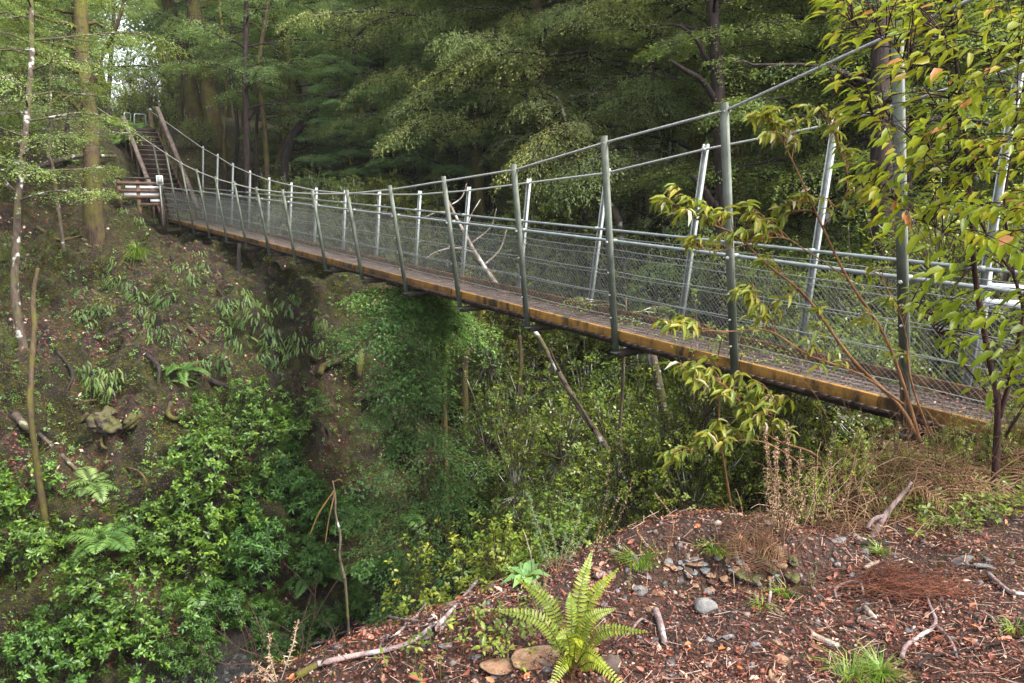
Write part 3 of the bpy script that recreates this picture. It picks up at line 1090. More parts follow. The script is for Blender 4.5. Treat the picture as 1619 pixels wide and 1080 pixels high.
def branch_sprays(g, gl, pts, rad, nsp, L, W, n, ll, lw, droop, f0=.3, spread=.9, **kw):
    """sprays along one limb (pts), alternate sides; small twigs go to gl"""
    pts = np.asarray(pts)
    seg = len(pts) - 1
    f = np.linspace(f0, 1, nsp)
    x = f * seg
    i = np.clip(x.astype(int), 0, seg - 1)
    C = pts[i] + (pts[i + 1] - pts[i]) * (x - i)[:, None]
    T = nrm(pts[i + 1] - pts[i])
    S = nrm(np.cross(UP, T))
    sd = np.where(np.arange(nsp) % 2 == 0, 1., -1.) * rng.uniform(.4, 1.1, nsp) * spread
    sd[-1] = rng.normal(0, .15)
    D = T + S * sd[:, None] + rng.normal(0, .12, (nsp, 3))
    D[:, 2] *= .5
    sc = rng.uniform(.7, 1.2, nsp) * (1.1 - .45 * (f - f0) / (1 - f0 + 1e-6))
    sprays(g, C, D, L * sc, W * sc, n, ll, lw, droop, **kw)
    if gl is not None:
        E = C + nrm(D) * (L * sc * .7)[:, None] - UP * (droop * .35 * L * sc)[:, None]
        gl.segs(C, E, .010)


def beech_tree(height, nl, llen, seed, ll=.10, lw=.06, n=55, nsp=8, droop=.25, rad=.2, low=.18, sL=1.3, sW=1.0, lean=0.25, shape='diamond', rise=.25):
    """forest tree: trunk, limbs and crown geometries"""
    r0 = np.random.default_rng(seed)
    tr, li, cr = Geo(), Geo(), Geo()
    lx, ly = r0.normal(0, lean, 2)
    t = np.linspace(0, 1, 14)
    P = np.stack([lx * t ** 1.5 * 3 + .25 * np.sin(t * 5 + seed), ly * t ** 1.5 * 3 + .25 * np.cos(t * 4.3 + seed * 2) - .25, t * height - .5], -1)
    P[:, :2] -= P[0, :2]
    R = rad * (1 - t * .85) * (1 + .7 * np.exp(-t * 22))
    tr.tube(P, R, 9, wob=.22, seed=seed)
    for q in range(nl):
        f = low + (1 - low) * (q + r0.random() * .8) / nl
        az = q * 2.4 + r0.normal(0, .35)
        L = llen * (1.05 - .62 * max(0, f - .35) / .65) * r0.uniform(.6, 1.15)
        x = f * 13
        i = min(int(x), 12)
        b = P[i] + (P[i + 1] - P[i]) * (x - i)
        d = np.array([math.cos(az), math.sin(az), 0])
        up_ = r0.uniform(.0, .5) + rise * f
        m = 6
        tt = np.linspace(0, 1, m)[:, None]
        pts = b + d * L * tt + UP * (L * up_ * (tt - .5 * tt ** 2) - L * droop * .45 * tt ** 2.4)
        pts = pts + r0.normal(0, .05 * L, (m, 3)) * tt * np.array([1, 1, .5])
        li.tube(pts, rad * .34 * (1 - f * .6) * (1 - .85 * tt[:, 0]) + .008, 5, cap=False)
        branch_sprays(cr, li, pts, .01, nsp, sL, sW, n, ll, lw, droop, f0=.22, shape=shape)
    return tr, li, cr


def rosettes(g, C, A, ll, lw, nl=8, el=.35, shape='ovate', droop=.2, rr=None):
    """leaf whorls at twig ends"""
    M = len(C)
    A = nrm(A)
    ref = np.where(np.abs(A[:, 2:3]) > .95, np.array([[1., 0, 0]]), np.array([[0., 0, 1.]]))
    e1 = nrm(np.cross(A, ref)); e2 = np.cross(A, e1)
    ph = (np.arange(nl) * 2.399)[None, :] + rng.random((M, 1)) * 6.28 + rng.normal(0, .25, (M, nl))
    elv = el + rng.normal(0, .25, (M, nl)) + np.linspace(-.25, .45, nl)[None, :]
    rad = e1[:, None, :] * np.cos(ph)[..., None] + e2[:, None, :] * np.sin(ph)[..., None]
    D = rad * np.cos(elv)[..., None] + A[:, None, :] * np.sin(elv)[..., None]
    N = A[:, None, :] * np.cos(elv)[..., None] - rad * np.sin(elv)[..., None]
    off = rng.uniform(-.5, .25, (M, nl, 1)) * ll
    P = C[:, None, :] + A[:, None, :] * off + rad * .01
    s = rng.uniform(.6, 1.15, (M, nl)) * rng.uniform(.75, 1.15, (M, 1))
    r = np.clip(.5 + .2 * rng.normal(0, 1, (M, 1)) + .16 * rng.normal(0, 1, (M, nl)), 0, 1) if rr is None else rr
    g.cards(P.reshape(-1, 3), D.reshape(-1, 3), N.reshape(-1, 3), (ll * s).ravel(), (lw * s).ravel(), shape, r=np.ravel(r), droop=droop)


def bush(size, nt, seed, ll=.09, lw=.036, nl=8, lumps=7, shape='ovate', el=.35, stems=7, along=1, srad=.018, droop=.2, shell=.55):
    """shrub: stems and leaves; outline made of several lumps"""
    r0 = np.random.default_rng(seed)
    sx, sy, sz = size
    lc = np.stack([r0.uniform(-.55, .55, lumps) * sx, r0.uniform(-.55, .55, lumps) * sy, r0.uniform(.3, .8, lumps) * sz], -1)
    lr = r0.uniform(.30, .55, lumps)
    k = r0.integers(0, lumps, nt)
    d = nrm(r0.normal(0, 1, (nt, 3)) + np.array([0, 0, .35]))
    rad = lr[k] * (shell + (1 - shell) * r0.random(nt) ** .5) * r0.uniform(.8, 1.12, nt)
    C = lc[k] + d * rad[:, None] * np.array([sx, sy, sz])
    C[:, 2] = np.maximum(C[:, 2], .03 * sz)
    A = nrm(d * .8 + UP * .7 + r0.normal(0, .25, (nt, 3)))
    st, lf = Geo(), Geo()
    for i in range(stems):
        tip = lc[i % lumps] + r0.normal(0, .1, 3) * np.array(size)
        base = np.array([r0.normal(0, .07) * sx, r0.normal(0, .07) * sy, -.15])
        mid = (base + tip) / 2 + np.array([tip[0] * .25, tip[1] * .25, -.02 * sz])
        st.tube(smooth_path([base, mid, tip], 4), np.linspace(srad, srad * .35, 9), 5, cap=False)
    sel = r0.random(nt) < .6
    st.segs(lc[k][sel], C[sel], srad * .22)
    rosettes(lf, C, A, ll, lw, nl, el, shape, droop)
    for q in range(along):
        f = r0.uniform(.72, .95, (nt, 1))
        C2 = lc[k] + (C - lc[k]) * f + r0.normal(0, .02, (nt, 3))
        rosettes(lf, C2, nrm(A + r0.normal(0, .5, (nt, 3))), ll, lw, max(3, nl // 2), el - .2, shape, droop)
    return st, lf


def fern(nf, L, W, seed, pin=22, el=(.5, 1.0), droop=.8, az=(0, 6.283), pw=.30, shape='diamond', taper=.8, curl=0.0):
    """fern: arching fronds, each with two rows of pinnae -> list of (frond geo)"""
    r0 = np.random.default_rng(seed)
    out = []
    for i in range(nf):
        a = az[0] + (az[1] - az[0]) * (i + r0.random() * .6) / nf
        e = r0.uniform(*el)
        l = L * r0.uniform(.7, 1.1)
        t = np.linspace(0, 1, pin + 3)
        h = np.array([math.cos(a), math.sin(a), 0])
        side = np.array([-math.sin(a), math.cos(a), 0])
        ang = e - droop * t ** 1.3
        dx, dz = np.cos(ang), np.sin(ang)
        x = np.concatenate([[0], np.cumsum((dx[1:] + dx[:-1]) / 2)]) / (pin + 2) * l
        z = np.concatenate([[0], np.cumsum((dz[1:] + dz[:-1]) / 2)]) / (pin + 2) * l
        P = h * x[:, None] + UP * z[:, None] + side * (curl * np.sin(t * 2 + i) * l)[:, None]
        T = nrm(np.gradient(P, axis=0))
        g = Geo()
        g.tube(P, np.linspace(.006, .0015, len(t)) * l / .5, 4, cap=False, r=.2)
        N = nrm(np.cross(T, side)); N = np.where(N[:, 2:3] < 0, -N, N)
        k = np.arange(3, pin + 3)
        w = W * np.sin(np.clip(t[k], 0, 1) ** taper * math.pi * .93 + .12) * r0.uniform(.9, 1.1)
        w = np.maximum(w, .1 * W)
        rr = r0.uniform(.15, .85)
        for sgn in (1, -1):
            D = side * sgn + T[k] * .35 + N[k] * .16 + r0.normal(0, .06, (len(k), 3)) - UP * .08
            g.cards(P[k], D, N[k] + r0.normal(0, .12, (len(k), 3)), w, np.minimum(l / pin * .95, w * 1.1) * (pw / .30), shape, r=np.clip(rr + r0.normal(0, .12, len(k)), 0, 1), droop=.2, fold=.08)
        out.append(g)
    return out


def merge(gs):
    g = Geo()
    for q in gs:
        for V in q.V:
            pass
        V = np.vstack(q.V)
        n0 = g.n
        g.V.append(V); g.n += len(V)
        for Q, r in zip(q.Q, q.rq):
            g.Q.append(Q + n0); g.rq.append(r)
        for T, r in zip(q.T, q.rt):
            g.T.append(T + n0); g.rt.append(r)
    return g
# ================================================================ forest
def ground_below(p, sink=.25):
    z, n = gz(p[0], p[1])
    return np.array([p[0], p[1], z - sink])


VAR = {}


def variant(key, mats, gs):
    VAR[key] = [(nm, g.mesh(key + '_' + nm, m, smooth=(nm != 'crown'))) for nm, g, m in zip(('trunk', 'limbs', 'crown'), gs, mats)]


for i in range(4):
    h = [17, 15, 19, 16][i]
    variant('beech%d' % i, (M_BARKD if i % 2 else M_BARKM, M_BARKD, M_BEECH),
            beech_tree(h, 46, 4.3, 100 + i, ll=.066, lw=.040, n=270, nsp=9, droop=.20, rad=.21, low=.30, sL=1.5, sW=1.15))
for i in range(2):
    variant('finebeech%d' % i, (M_BARKL, M_BARKD, M_BEECH),
            beech_tree(13, 44, 3.2, 140 + i, ll=.045, lw=.029, n=280, nsp=9, droop=.28, rad=.13, low=.24, sL=1.05, sW=.9))
for i in range(3):
    variant('fine%d' % i, (M_BARKM, M_BARKD, M_OLIVE),
            beech_tree(15, 46, 4.2, 120 + i, ll=.062, lw=.019, n=380, nsp=10, droop=.42, rad=.19, low=.30, sL=1.4, sW=.95, rise=.6))


def plant_tree(key, name, label, cat, p, sc=1.0, col=None, group=None, rz=None, parts=('trunk', 'limbs', 'crown')):
    t = thing(name, label, cat, p, group, rz=rng.uniform(0, 6.28) if rz is None else rz, sc=sc)
    for nm, me in VAR[key]:
        if nm in parts:
            part(nm, me, t, (*col, 1) if (col and nm == 'crown') else None)
    return t


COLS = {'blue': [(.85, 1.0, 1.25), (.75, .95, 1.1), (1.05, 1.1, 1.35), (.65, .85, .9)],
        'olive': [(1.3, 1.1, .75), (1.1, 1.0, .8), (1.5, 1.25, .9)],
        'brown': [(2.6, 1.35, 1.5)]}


def far_trees():
    for row, (Z, step) in enumerate(((28, 190), (34, 165), (41, 135), (50, 110))):
        px = -120 + row * 50
        while px < 1760:
            x = px + rng.uniform(-40, 40)
            z = Z + rng.uniform(-2, 2)
            px += step
            if Z < 30 and x < 830:
                continue
            if 60 < x < 430 and Z < 37:
                continue
            if 90 < x < 400 and Z < 60:
                continue
            p = at(x, 400, z)
            p = ground_below(p)
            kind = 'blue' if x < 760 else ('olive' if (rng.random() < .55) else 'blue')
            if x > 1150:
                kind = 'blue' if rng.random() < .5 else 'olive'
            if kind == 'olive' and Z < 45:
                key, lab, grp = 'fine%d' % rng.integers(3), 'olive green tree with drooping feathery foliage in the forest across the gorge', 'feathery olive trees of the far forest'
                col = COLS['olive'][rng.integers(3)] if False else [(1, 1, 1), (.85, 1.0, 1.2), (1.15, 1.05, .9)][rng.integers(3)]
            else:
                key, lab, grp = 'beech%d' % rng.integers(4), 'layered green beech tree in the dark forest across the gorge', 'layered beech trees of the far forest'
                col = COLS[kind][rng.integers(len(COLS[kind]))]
            low = float(np.interp(p[2], [-8, 2], [1.35, 1.0]))
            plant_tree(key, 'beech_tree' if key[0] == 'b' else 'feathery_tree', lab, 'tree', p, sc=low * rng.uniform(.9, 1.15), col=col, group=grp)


far_trees()
for i, (px, Z, sc) in enumerate(((395, 44, .72), (430, 52, .85), (400, 58, .8), (90, 42, .8), (70, 52, .9), (110, 58, .7), (375, 50, .6))):
    plant_tree('beech%d' % (i % 4), 'beech_tree', 'layered green beech tree in the dark forest across the gorge', 'tree', ground_below(at(px, 300, Z)), sc=sc, col=[(1.0, 1.1, 1.0), (.9, 1.05, 1.05), (1.15, 1.15, .9)][i % 3], group='layered beech trees of the far forest')


plant_tree('beech2', 'beech_tree', 'tall beech whose loose crown closes over the path gap', 'tree', ground_below(at(188, 300, 46)), sc=1.1, col=(1.25, 1.25, 1.05), rz=1.0)


# the wood beyond, which reads as one mass
def far_wood():
    g = Geo()
    gl = Geo()
    pts = []
    for Z, n in ((58, 40), (66, 40), (76, 40), (90, 40)):
        for i in range(n):
            x = -.82 * Z + 1.64 * Z * (i + rng.random()) / n
            pts.append((x, Z + rng.uniform(-4, 4)))
    for x, y in pts:
        px = 809.5 + FPX * x / y
        z, _ = gz(x, y)
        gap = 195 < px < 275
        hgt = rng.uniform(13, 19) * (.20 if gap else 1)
        n = 2400
        d = nrm(rng.normal(0, 1, (n, 3)))
        lump = rng.integers(0, 7, n)
        lc = np.stack([rng.normal(0, 1.6, 7), rng.normal(0, 1.6, 7), rng.uniform(.2, .92, 7) * hgt], -1)
        P = np.array([x, y, z]) + lc[lump] + d * np.array([2.3, 2.3, 1.3]) * (rng.random((n, 1)) ** .4)
        g.cards(P, d + rng.normal(0, .3, (n, 3)), UP + rng.normal(0, .6, (n, 3)), rng.uniform(.25, .45, n), rng.uniform(.15, .26, n), 'diamond',
                r=np.clip((.85 if gap else rng.uniform(.3, .8)) + rng.normal(0, .12, n), 0, 1))  # leaves in the gap set paler to carry the clearing's light
        gl.tube([[x, y, z - .5], [x + rng.normal(0, .4), y, z + hgt * .9]], [.2, .05], 5)
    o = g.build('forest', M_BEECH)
    tag(o, 'hazy mass of green trees rising on the hillside behind', kind='stuff')
    gl.build('trunks', M_BARKD, o)


far_wood()


def custom_tree(name, label, path, w, mat, limbs=(), crown=None, cat='tree', base=True, sides=10, wob=.2, twigs=None, lmat=None, group=None):
    """tree whose trunk follows a traced line: path (px, py, depth), w = trunk widths in photo pixels"""
    P = np.array([at(*q) for q in path])
    if base:
        z, _ = gz(P[0][0], P[0][1])
        if z < P[0][2] and P[0][2] - z < 9:
            P = np.vstack([[P[0][0] + .05, P[0][1], z - .35 - 2.2 * w[0] / FPX * path[0][2] / 2], P])
            w = [w[0] * 1.25] + list(w)
            path = [path[0]] + list(path)
        else:
            P[0][2] = min(P[0][2], z - .15 - 2.2 * w[0] / FPX * path[0][2] / 2)
    R = np.array([wi / FPX * q[2] / 2 for wi, q in zip(w, path)])
    sub = 6
    S = smooth_path(P, sub)
    RR = np.interp(np.arange(len(S)) / sub, np.arange(len(R)), R)
    o = P[0].copy()
    t = thing(name, label, cat, o, group)
    g = Geo().tube(S, RR, sides, wob=wob, seed=int(abs(o[0] * 100)) % 97)
    g.build('trunk', mat, t, smooth=True, off=o)
    gl, gc = Geo(), Geo()
    made = False
    for lp, lw in limbs:
        q = np.array([at(*z) for z in lp])
        r = np.array([wi / FPX * z[2] / 2 for wi, z in zip(lw, lp)])
        ss = smooth_path(q, 5)
        Geo().tube(ss, np.interp(np.arange(len(ss)) / 5, np.arange(len(r)), r), 7, wob=.18, seed=len(lp)).build('limb', lmat or mat, t, smooth=True, off=o)
    if crown:
        c = dict(f0=.3, f1=1.0, nl=20, L=2.5, droop=.3, ll=.07, lw=.042, n=70, nsp=7, sL=1.1, sW=.9, mat=M_BEECH, col=None, az=None, rise=.3)
        c.update(crown)
        k = len(S) - 1
        for i in range(c['nl']):
            f = c['f0'] + (c['f1'] - c['f0']) * (i + rng.random()) / c['nl']
            x = f * k
            j = min(int(x), k - 1)
            b = S[j] + (S[j + 1] - S[j]) * (x - j)
            a = i * 2.4 + rng.normal(0, .3) if c['az'] is None else c['az'] + rng.normal(0, .8)
            d = np.array([math.cos(a), math.sin(a), 0])
            L = c['L'] * rng.uniform(.55, 1.15)
            tt = np.linspace(0, 1, 6)[:, None]
            pts = b + d * L * tt + UP * (L * c['rise'] * tt - L * c['droop'] * .6 * tt ** 2.2) + rng.normal(0, .05 * L, (6, 3)) * tt
            gl.tube(pts, max(RR[j] * .35, .012) * (1 - .85 * tt[:, 0]) + .005, 5, cap=False)
            branch_sprays(gc, gl, pts, .01, c['nsp'], c['sL'], c['sW'], c['n'], c['ll'], c['lw'], c['droop'], f0=.25)
            made = True
    if made:
        gl.build('limbs', lmat or mat, t, smooth=True, off=o)
    if crown:
        oc = gc.build('crown', c['mat'], t, off=o)
        if c['col']:
            oc.color = (*c['col'], 1)
    return t


FB = dict(ll=.055, lw=.036, n=130, nsp=8, sL=.95, sW=.85)
# --- trees one can tell apart, from the stair end across
custom_tree('beech_tree', 'orange mossy beech trunk standing on the bank before the stairs', [(148, 345, 20), (146, 270, 20), (140, 170, 20.2), (131, 90, 20.4), (128, 0, 20.6), (122, -180, 21)], [32, 27, 24, 22, 20, 12], M_BARKM,
            limbs=[([(138, 150, 20.2), (160, 90, 20), (185, 40, 19.6), (200, -20, 19.4)], [10, 8, 6, 4]), ([(136, 190, 20.1), (100, 150, 19.6), (60, 190, 19), (20, 240, 18.6)], [8, 7, 5, 3])],
            crown=dict(f0=.55, nl=22, L=1.9, az=2.9, col=(1.25, 1.2, .85), **FB))
custom_tree('beech_tree', 'slim pale trunk blotched with lichen, at the photo\'s edge beside mossy bank', [(24, 470, 15), (26, 380, 15), (30, 300, 15), (42, 190, 15.2), (50, 80, 15.4), (46, -80, 15.8)], [13, 11, 10, 9, 8, 5], M_BARKL,
            crown=dict(f0=.45, nl=22, L=2.3, col=(1.35, 1.3, .9), ll=.042, lw=.028, n=130, nsp=8, sL=.8, sW=.7))
custom_tree('sapling', 'thin grey crooked sapling between the pale trunk and the orange mossy one', [(84, 268, 18), (76, 245, 18), (80, 200, 18), (80, 120, 18), (84, 60, 18)], [5, 4.5, 4, 4, 3], M_BARKL,
            crown=dict(f0=.5, nl=12, L=1.6, col=(1.1, 1.1, .9), ll=.045, lw=.03, n=90, nsp=7, sL=.8, sW=.7))
custom_tree('snag', 'broken mossy pole leaning on the brown slope, without branches', [(50, 672, 12.2), (49, 600, 12.3), (54, 520, 12.5), (52, 470, 12.6), (60, 424, 12.7)], [9, 8, 7.5, 7, 5], M_BARKM, wob=.4, cat='dead tree')
custom_tree('beech_tree', 'straight black trunk rising behind the far end of the netting', [(391, 268, 24), (390, 200, 24), (387, 120, 24), (389, 40, 24.2), (392, -120, 24.6)], [11, 9, 8, 8, 6], M_BARKB,
            limbs=[([(392, 190, 24), (404, 175, 23.8), (412, 165, 23.6)], [4, 3, 2])], crown=dict(f0=.45, nl=16, L=2.4, col=(.95, 1.05, .95), **FB))
custom_tree('beech_tree', 'thick leaning mossy trunk nearest the path gap', [(312, 195, 33), (300, 130, 33), (285, 70, 33), (266, 0, 33.3), (250, -140, 34)], [26, 24, 22, 20, 14], M_BARKM, crown=dict(f0=.62, nl=14, L=2.2, az=.2, col=(.9, 1.0, .9), ll=.08, lw=.05, n=110, nsp=8, sL=1.3, sW=1.0))
custom_tree('beech_tree', 'thick mossy trunk forking above the brown slope, second from the path gap', [(338, 195, 31), (328, 140, 31), (316, 70, 31), (306, 0, 31), (300, -140, 32)], [26, 23, 22, 20, 14], M_BARKM, crown=dict(f0=.55, nl=14, L=2.4, az=.0, col=(.95, 1.05, .95), ll=.08, lw=.05, n=110, nsp=8, sL=1.3, sW=1.0))
custom_tree('beech_tree', 'twisted mossy trunk with climbing leaves behind the middle of the netting', [(442, 292, 27), (452, 220, 27), (448, 160, 27), (456, 100, 27), (446, 45, 27), (430, 5, 27), (420, -60, 27)], [20, 18, 16, 14, 10, 7, 5], M_BARKM,
            limbs=[([(452, 110, 27), (430, 75, 26.6), (405, 40, 26.4), (380, 35, 26.2)], [8, 6, 5, 3]), ([(448, 52, 27), (470, 35, 26.8), (495, 32, 26.5), (540, 52, 26)], [6, 5, 4, 2])],
            crown=dict(f0=.1, nl=22, L=1.7, col=(.9, 1.0, .8), ll=.075, lw=.05, n=60, nsp=6, sL=.9, sW=.8))
custom_tree('beech_tree', 'snaking dark tree that leans, then bends upright, with bare grey upper limbs', [(452, 255, 25.5), (484, 186, 25.4), (512, 158, 25.3), (542, 143, 25.2), (556, 124, 25.1), (560, 85, 25), (560, 66, 25), (574, 46, 25), (600, 30, 25)], [16, 14, 12, 10, 8, 7, 6, 5, 4], M_BARKD,
            limbs=[([(561, 66, 25), (548, 48, 25), (527, 38, 25), (508, 24, 25), (480, 8, 25)], [5, 5, 4, 3, 2]), ([(600, 30, 25), (640, 24, 25), (690, 27, 25), (720, 30, 25)], [4, 3, 2, 1.5]), ([(556, 118, 25), (545, 108, 25), (546, 90, 25.2)], [5, 4, 3])],
            crown=dict(f0=.55, nl=10, L=1.5, col=(1.3, 1.05, .95), ll=.075, lw=.05, n=55, nsp=6, sL=.9, sW=.8))
custom_tree('beech_tree', 'upright dark trunk with layered foliage behind the sagging cables', [(682, 300, 30), (683, 200, 30), (692, 90, 30), (688, 0, 30), (684, -140, 30)], [13, 11, 10, 9, 6], M_BARKD,
            limbs=[([(692, 70, 30), (706, 30, 30), (720, 18, 29.8), (738, 12, 29.6)], [6, 5, 4, 3])], crown=dict(f0=.3, nl=30, L=3.0, col=(.95, 1.15, 1.25), ll=.08, lw=.05, n=100, nsp=8, sL=1.3, sW=1.0))
custom_tree('beech_tree', 'curving trunk with a broken pale stub beside the upright dark one', [(716, 300, 27), (722, 160, 27), (736, 105, 27), (750, 80, 27), (756, 45, 27), (752, 0, 27), (760, -80, 27)], [13, 11, 10, 9, 8, 6, 4], M_BARKD,
            limbs=[([(736, 112, 27), (755, 110, 26.8), (772, 108, 26.7)], [5, 4, 3]), ([(752, 78, 27), (742, 45, 27), (736, 25, 27)], [5, 4, 3])], crown=dict(f0=.25, nl=26, L=2.8, col=(.9, 1.15, 1.1), ll=.08, lw=.05, n=100, nsp=8, sL=1.3, sW=1.0))
custom_tree('beech_tree', 'tall near black trunk with a low fork directly behind the second tall post', [(1140, 660, 16), (1140, 500, 15.8), (1142, 420, 15.7), (1144, 330, 15.6), (1140, 230, 15.5), (1134, 120, 15.4), (1128, 20, 15.4), (1122, -140, 15.6)], [30, 26, 25, 25, 21, 20, 17, 12], M_BARKB,
            limbs=[([(1136, 330, 15.6), (1124, 318, 15.5), (1112, 300, 15.4), (1092, 276, 15.2)], [16, 13, 11, 6]), ([(1136, 168, 15.5), (1112, 130, 15.2), (1084, 112, 14.9), (1060, 96, 14.6)], [12, 10, 8, 4]), ([(1132, 116, 15.4), (1114, 90, 15.2), (1100, 60, 15.1), (1074, 40, 15)], [11, 9, 7, 4])],
            crown=dict(f0=.82, nl=10, L=2.4, col=(1.25, 1.1, .8), ll=.045, lw=.03, n=130, nsp=8, sL=.9, sW=.8), wob=.12)
custom_tree('beech_tree', 'thick purplish brown trunk behind the leafy foreground branches', [(1402, 640, 11.8), (1400, 480, 11.8), (1398, 380, 11.8), (1394, 260, 11.8), (1392, 140, 11.8), (1390, -60, 12)], [42, 38, 36, 32, 28, 22], M_BARKB, crown=dict(f0=.72, nl=10, L=2.2, col=(1.0, 1.0, .8), ll=.04, lw=.028, n=110, nsp=8, sL=.8, sW=.7), wob=.12)
custom_tree('beech_tree', 'black trunk just beyond the purplish brown one', [(1438, 640, 14), (1436, 440, 14), (1432, 330, 14), (1428, 230, 14), (1424, 60, 14)], [28, 25, 22, 20, 16], M_BARKB, wob=.12)
custom_tree('beech_tree', 'short golden mossy trunk beside the near black one', [(1182, 420, 19), (1176, 330, 19), (1168, 270, 19), (1164, 200, 19), (1160, 60, 19)], [17, 14, 13, 12, 9], M_BARKO, crown=dict(f0=.45, nl=16, L=2.4, col=(1.15, 1.05, .75), ll=.05, lw=.032, n=120, nsp=8, sL=.9, sW=.8))
custom_tree('beech_tree', 'slender sloping trunk with orange lichen, behind the bridge middle', [(985, 400, 19), (955, 312, 19), (938, 288, 19), (925, 262, 19), (905, 215, 19), (880, 150, 19)], [12, 10, 9, 8, 6, 4], M_BARKL, crown=dict(f0=.5, nl=14, L=2.2, mat=M_OLIVE, ll=.075, lw=.024, n=130, nsp=8, sL=.9, sW=.7, droop=.6))
custom_tree('dead_tree', 'long leaning dead trunk with pale bark below the bridge', [(1038, 880, 9.5), (1004, 800, 9.8), (968, 722, 10.2), (918, 648, 10.8), (878, 580, 11.4), (848, 528, 11.8), (815, 494, 12.3)], [12, 10, 10, 9, 8, 7, 4], M_BARKL,
            limbs=[([(938, 680, 10.5), (915, 640, 10.3), (890, 610, 10.2)], [6, 4, 3]), ([(884, 586, 11.3), (872, 560, 11.1), (868, 545, 11)], [5, 4, 2])], cat='dead tree')
custom_tree('sapling', 'thin speckled pole trunk straight below a bridge post', [(986, 770, 10.3), (980, 690, 10.3), (984, 620, 10.2), (987, 550, 10.1), (990, 470, 10.1)], [6, 6, 5, 5, 3], M_BARKL, crown=dict(f0=.8, nl=5, L=.7, mat=M_BRIGHT, ll=.04, lw=.025, n=40, nsp=5, sL=.5, sW=.5))
custom_tree('beech_tree', 'stout dark trunk under the deck, leaning towards the leafy branches', [(1058, 690, 12.5), (1050, 650, 12.5), (1040, 600, 12.4), (1030, 556, 12.3), (1022, 500, 12.2)], [18, 16, 15, 15, 12], M_BARKL)
custom_tree('beech_tree', 'dark leaning trunk under the deck, closest to the drooping leaves', [(1112, 690, 13), (1098, 650, 13), (1080, 600, 12.9), (1066, 560, 12.8), (1050, 500, 12.8)], [24, 20, 19, 18, 14], M_BARKD)
custom_tree('beech_tree', 'curved mossy stem clinging to the dark gully wall', [(838, 660, 17), (826, 636, 16.9), (820, 610, 16.9), (824, 575, 16.9), (822, 530, 17)], [9, 8, 7, 6, 5], M_BARKM, wob=.35)
custom_tree('beech_tree', 'rough brown trunk hanging over the gully under the deck', [(735, 590, 17.5), (745, 550, 17.4), (757, 515, 17.3), (764, 470, 17.2)], [10, 8, 7, 6], M_BARKM, wob=.35)
custom_tree('beech_tree', 'forked spotted trunk by the stream', [(1024, 850, 13.2), (1034, 790, 13.2), (1048, 740, 13.2), (1060, 690, 13.2)], [13, 11, 10, 8], M_BARKL, limbs=[([(1034, 790, 13.2), (1024, 750, 13.1), (1010, 720, 13)], [7, 5, 3])])
custom_tree('snag', 'stubby mossy stump with white roots under the bridge', [(378, 446, 18), (377, 425, 18), (378, 385, 18)], [9, 7, 6], M_BARKD, wob=.35, limbs=[([(378, 440, 18), (390, 438, 17.9), (398, 444, 17.9)], [4, 3, 2]), ([(377, 440, 18), (366, 440, 17.9), (352, 442, 17.8)], [4, 3, 2])], cat='stump')


SLIM = [(352, 29, 5, 'M'), (372, 30, 6, 'D'), (408, 26, 5, 'D'), (424, 25, 8, 'M'), (472, 29, 6, 'D'), (506, 31, 7, 'D'), (590, 28, 5, 'B'), (627, 29, 8, 'D'), (656, 30, 6, 'D'), (703, 31, 6, 'B'), (772, 30, 6, 'D'), (843, 29, 7, 'D'), (905, 30, 6, 'L'), (1010, 27, 6, 'D'), (1072, 26, 7, 'D'), (1215, 24, 7, 'D'), (1268, 21, 8, 'B'), (290, 36, 9, 'M'), (175, 30, 7, 'D'), (108, 24, 6, 'D')]
for i, (px, Z, w, bk) in enumerate(SLIM):
    sw = rng.normal(0, 7, 4)
    custom_tree('slim_tree', 'slim bare trunk rising between the layered crowns across the gorge', [(px + sw[0], 330, Z), (px + sw[1], 220, Z), (px + sw[2], 110, Z), (px + sw[3], 0, Z), (px + sw[0], -110, Z)], [w * 1.2, w, w * .9, w * .8, w * .6],
                {'M': M_BARKM, 'O': M_BARKO, 'D': M_BARKD, 'B': M_BARKB, 'L': M_BARKL}[bk], crown=dict(f0=.45, nl=12, L=1.9, col=(1.0, 1.1, 1.0), ll=.06, lw=.04, n=110, nsp=7, sL=1.0, sW=.85), group='slim trunks of the far forest')

# --- trees by pixel that fill particular places
def spot(key, name, label, px, Z, sc, col, group=None, py=400, dz=0.0):
    p = ground_below(at(px, py, Z))
    p[2] += dz
    return plant_tree(key, name, label, 'tree', p, sc=sc, col=col, group=group)


for i, (px, Z, sc) in enumerate(((760, 23.5, 1.15), (880, 21.5, 1.25), (990, 23, 1.3), (830, 26, 1.2), (1060, 21, 1.3), (940, 27, 1.3))):
    spot('fine%d' % (i % 3), 'feathery_tree', 'sunlit olive tree with drooping sprays rising behind the bridge middle', px, Z, sc, [(1.15, 1.15, 1.0), (1.0, 1.1, 1.1), (1.3, 1.2, 1.0)][i % 3], 'drooping olive trees behind the bridge')
for i, (px, Z, sc) in enumerate(((1230, 19, 1.45), (1330, 18, 1.45), (1280, 22, 1.5), (1460, 17, 1.4), (1560, 19, 1.5), (1660, 17, 1.5))):
    spot('finebeech%d' % (i % 2), 'small_leaved_tree', 'dense dark tree with tiny leaves behind the tall posts', px, Z, sc, [(1.1, .95, .65), (.95, .9, .6), (1.25, 1.1, .7)][i % 3], 'dense small leaved trees behind the tall posts')
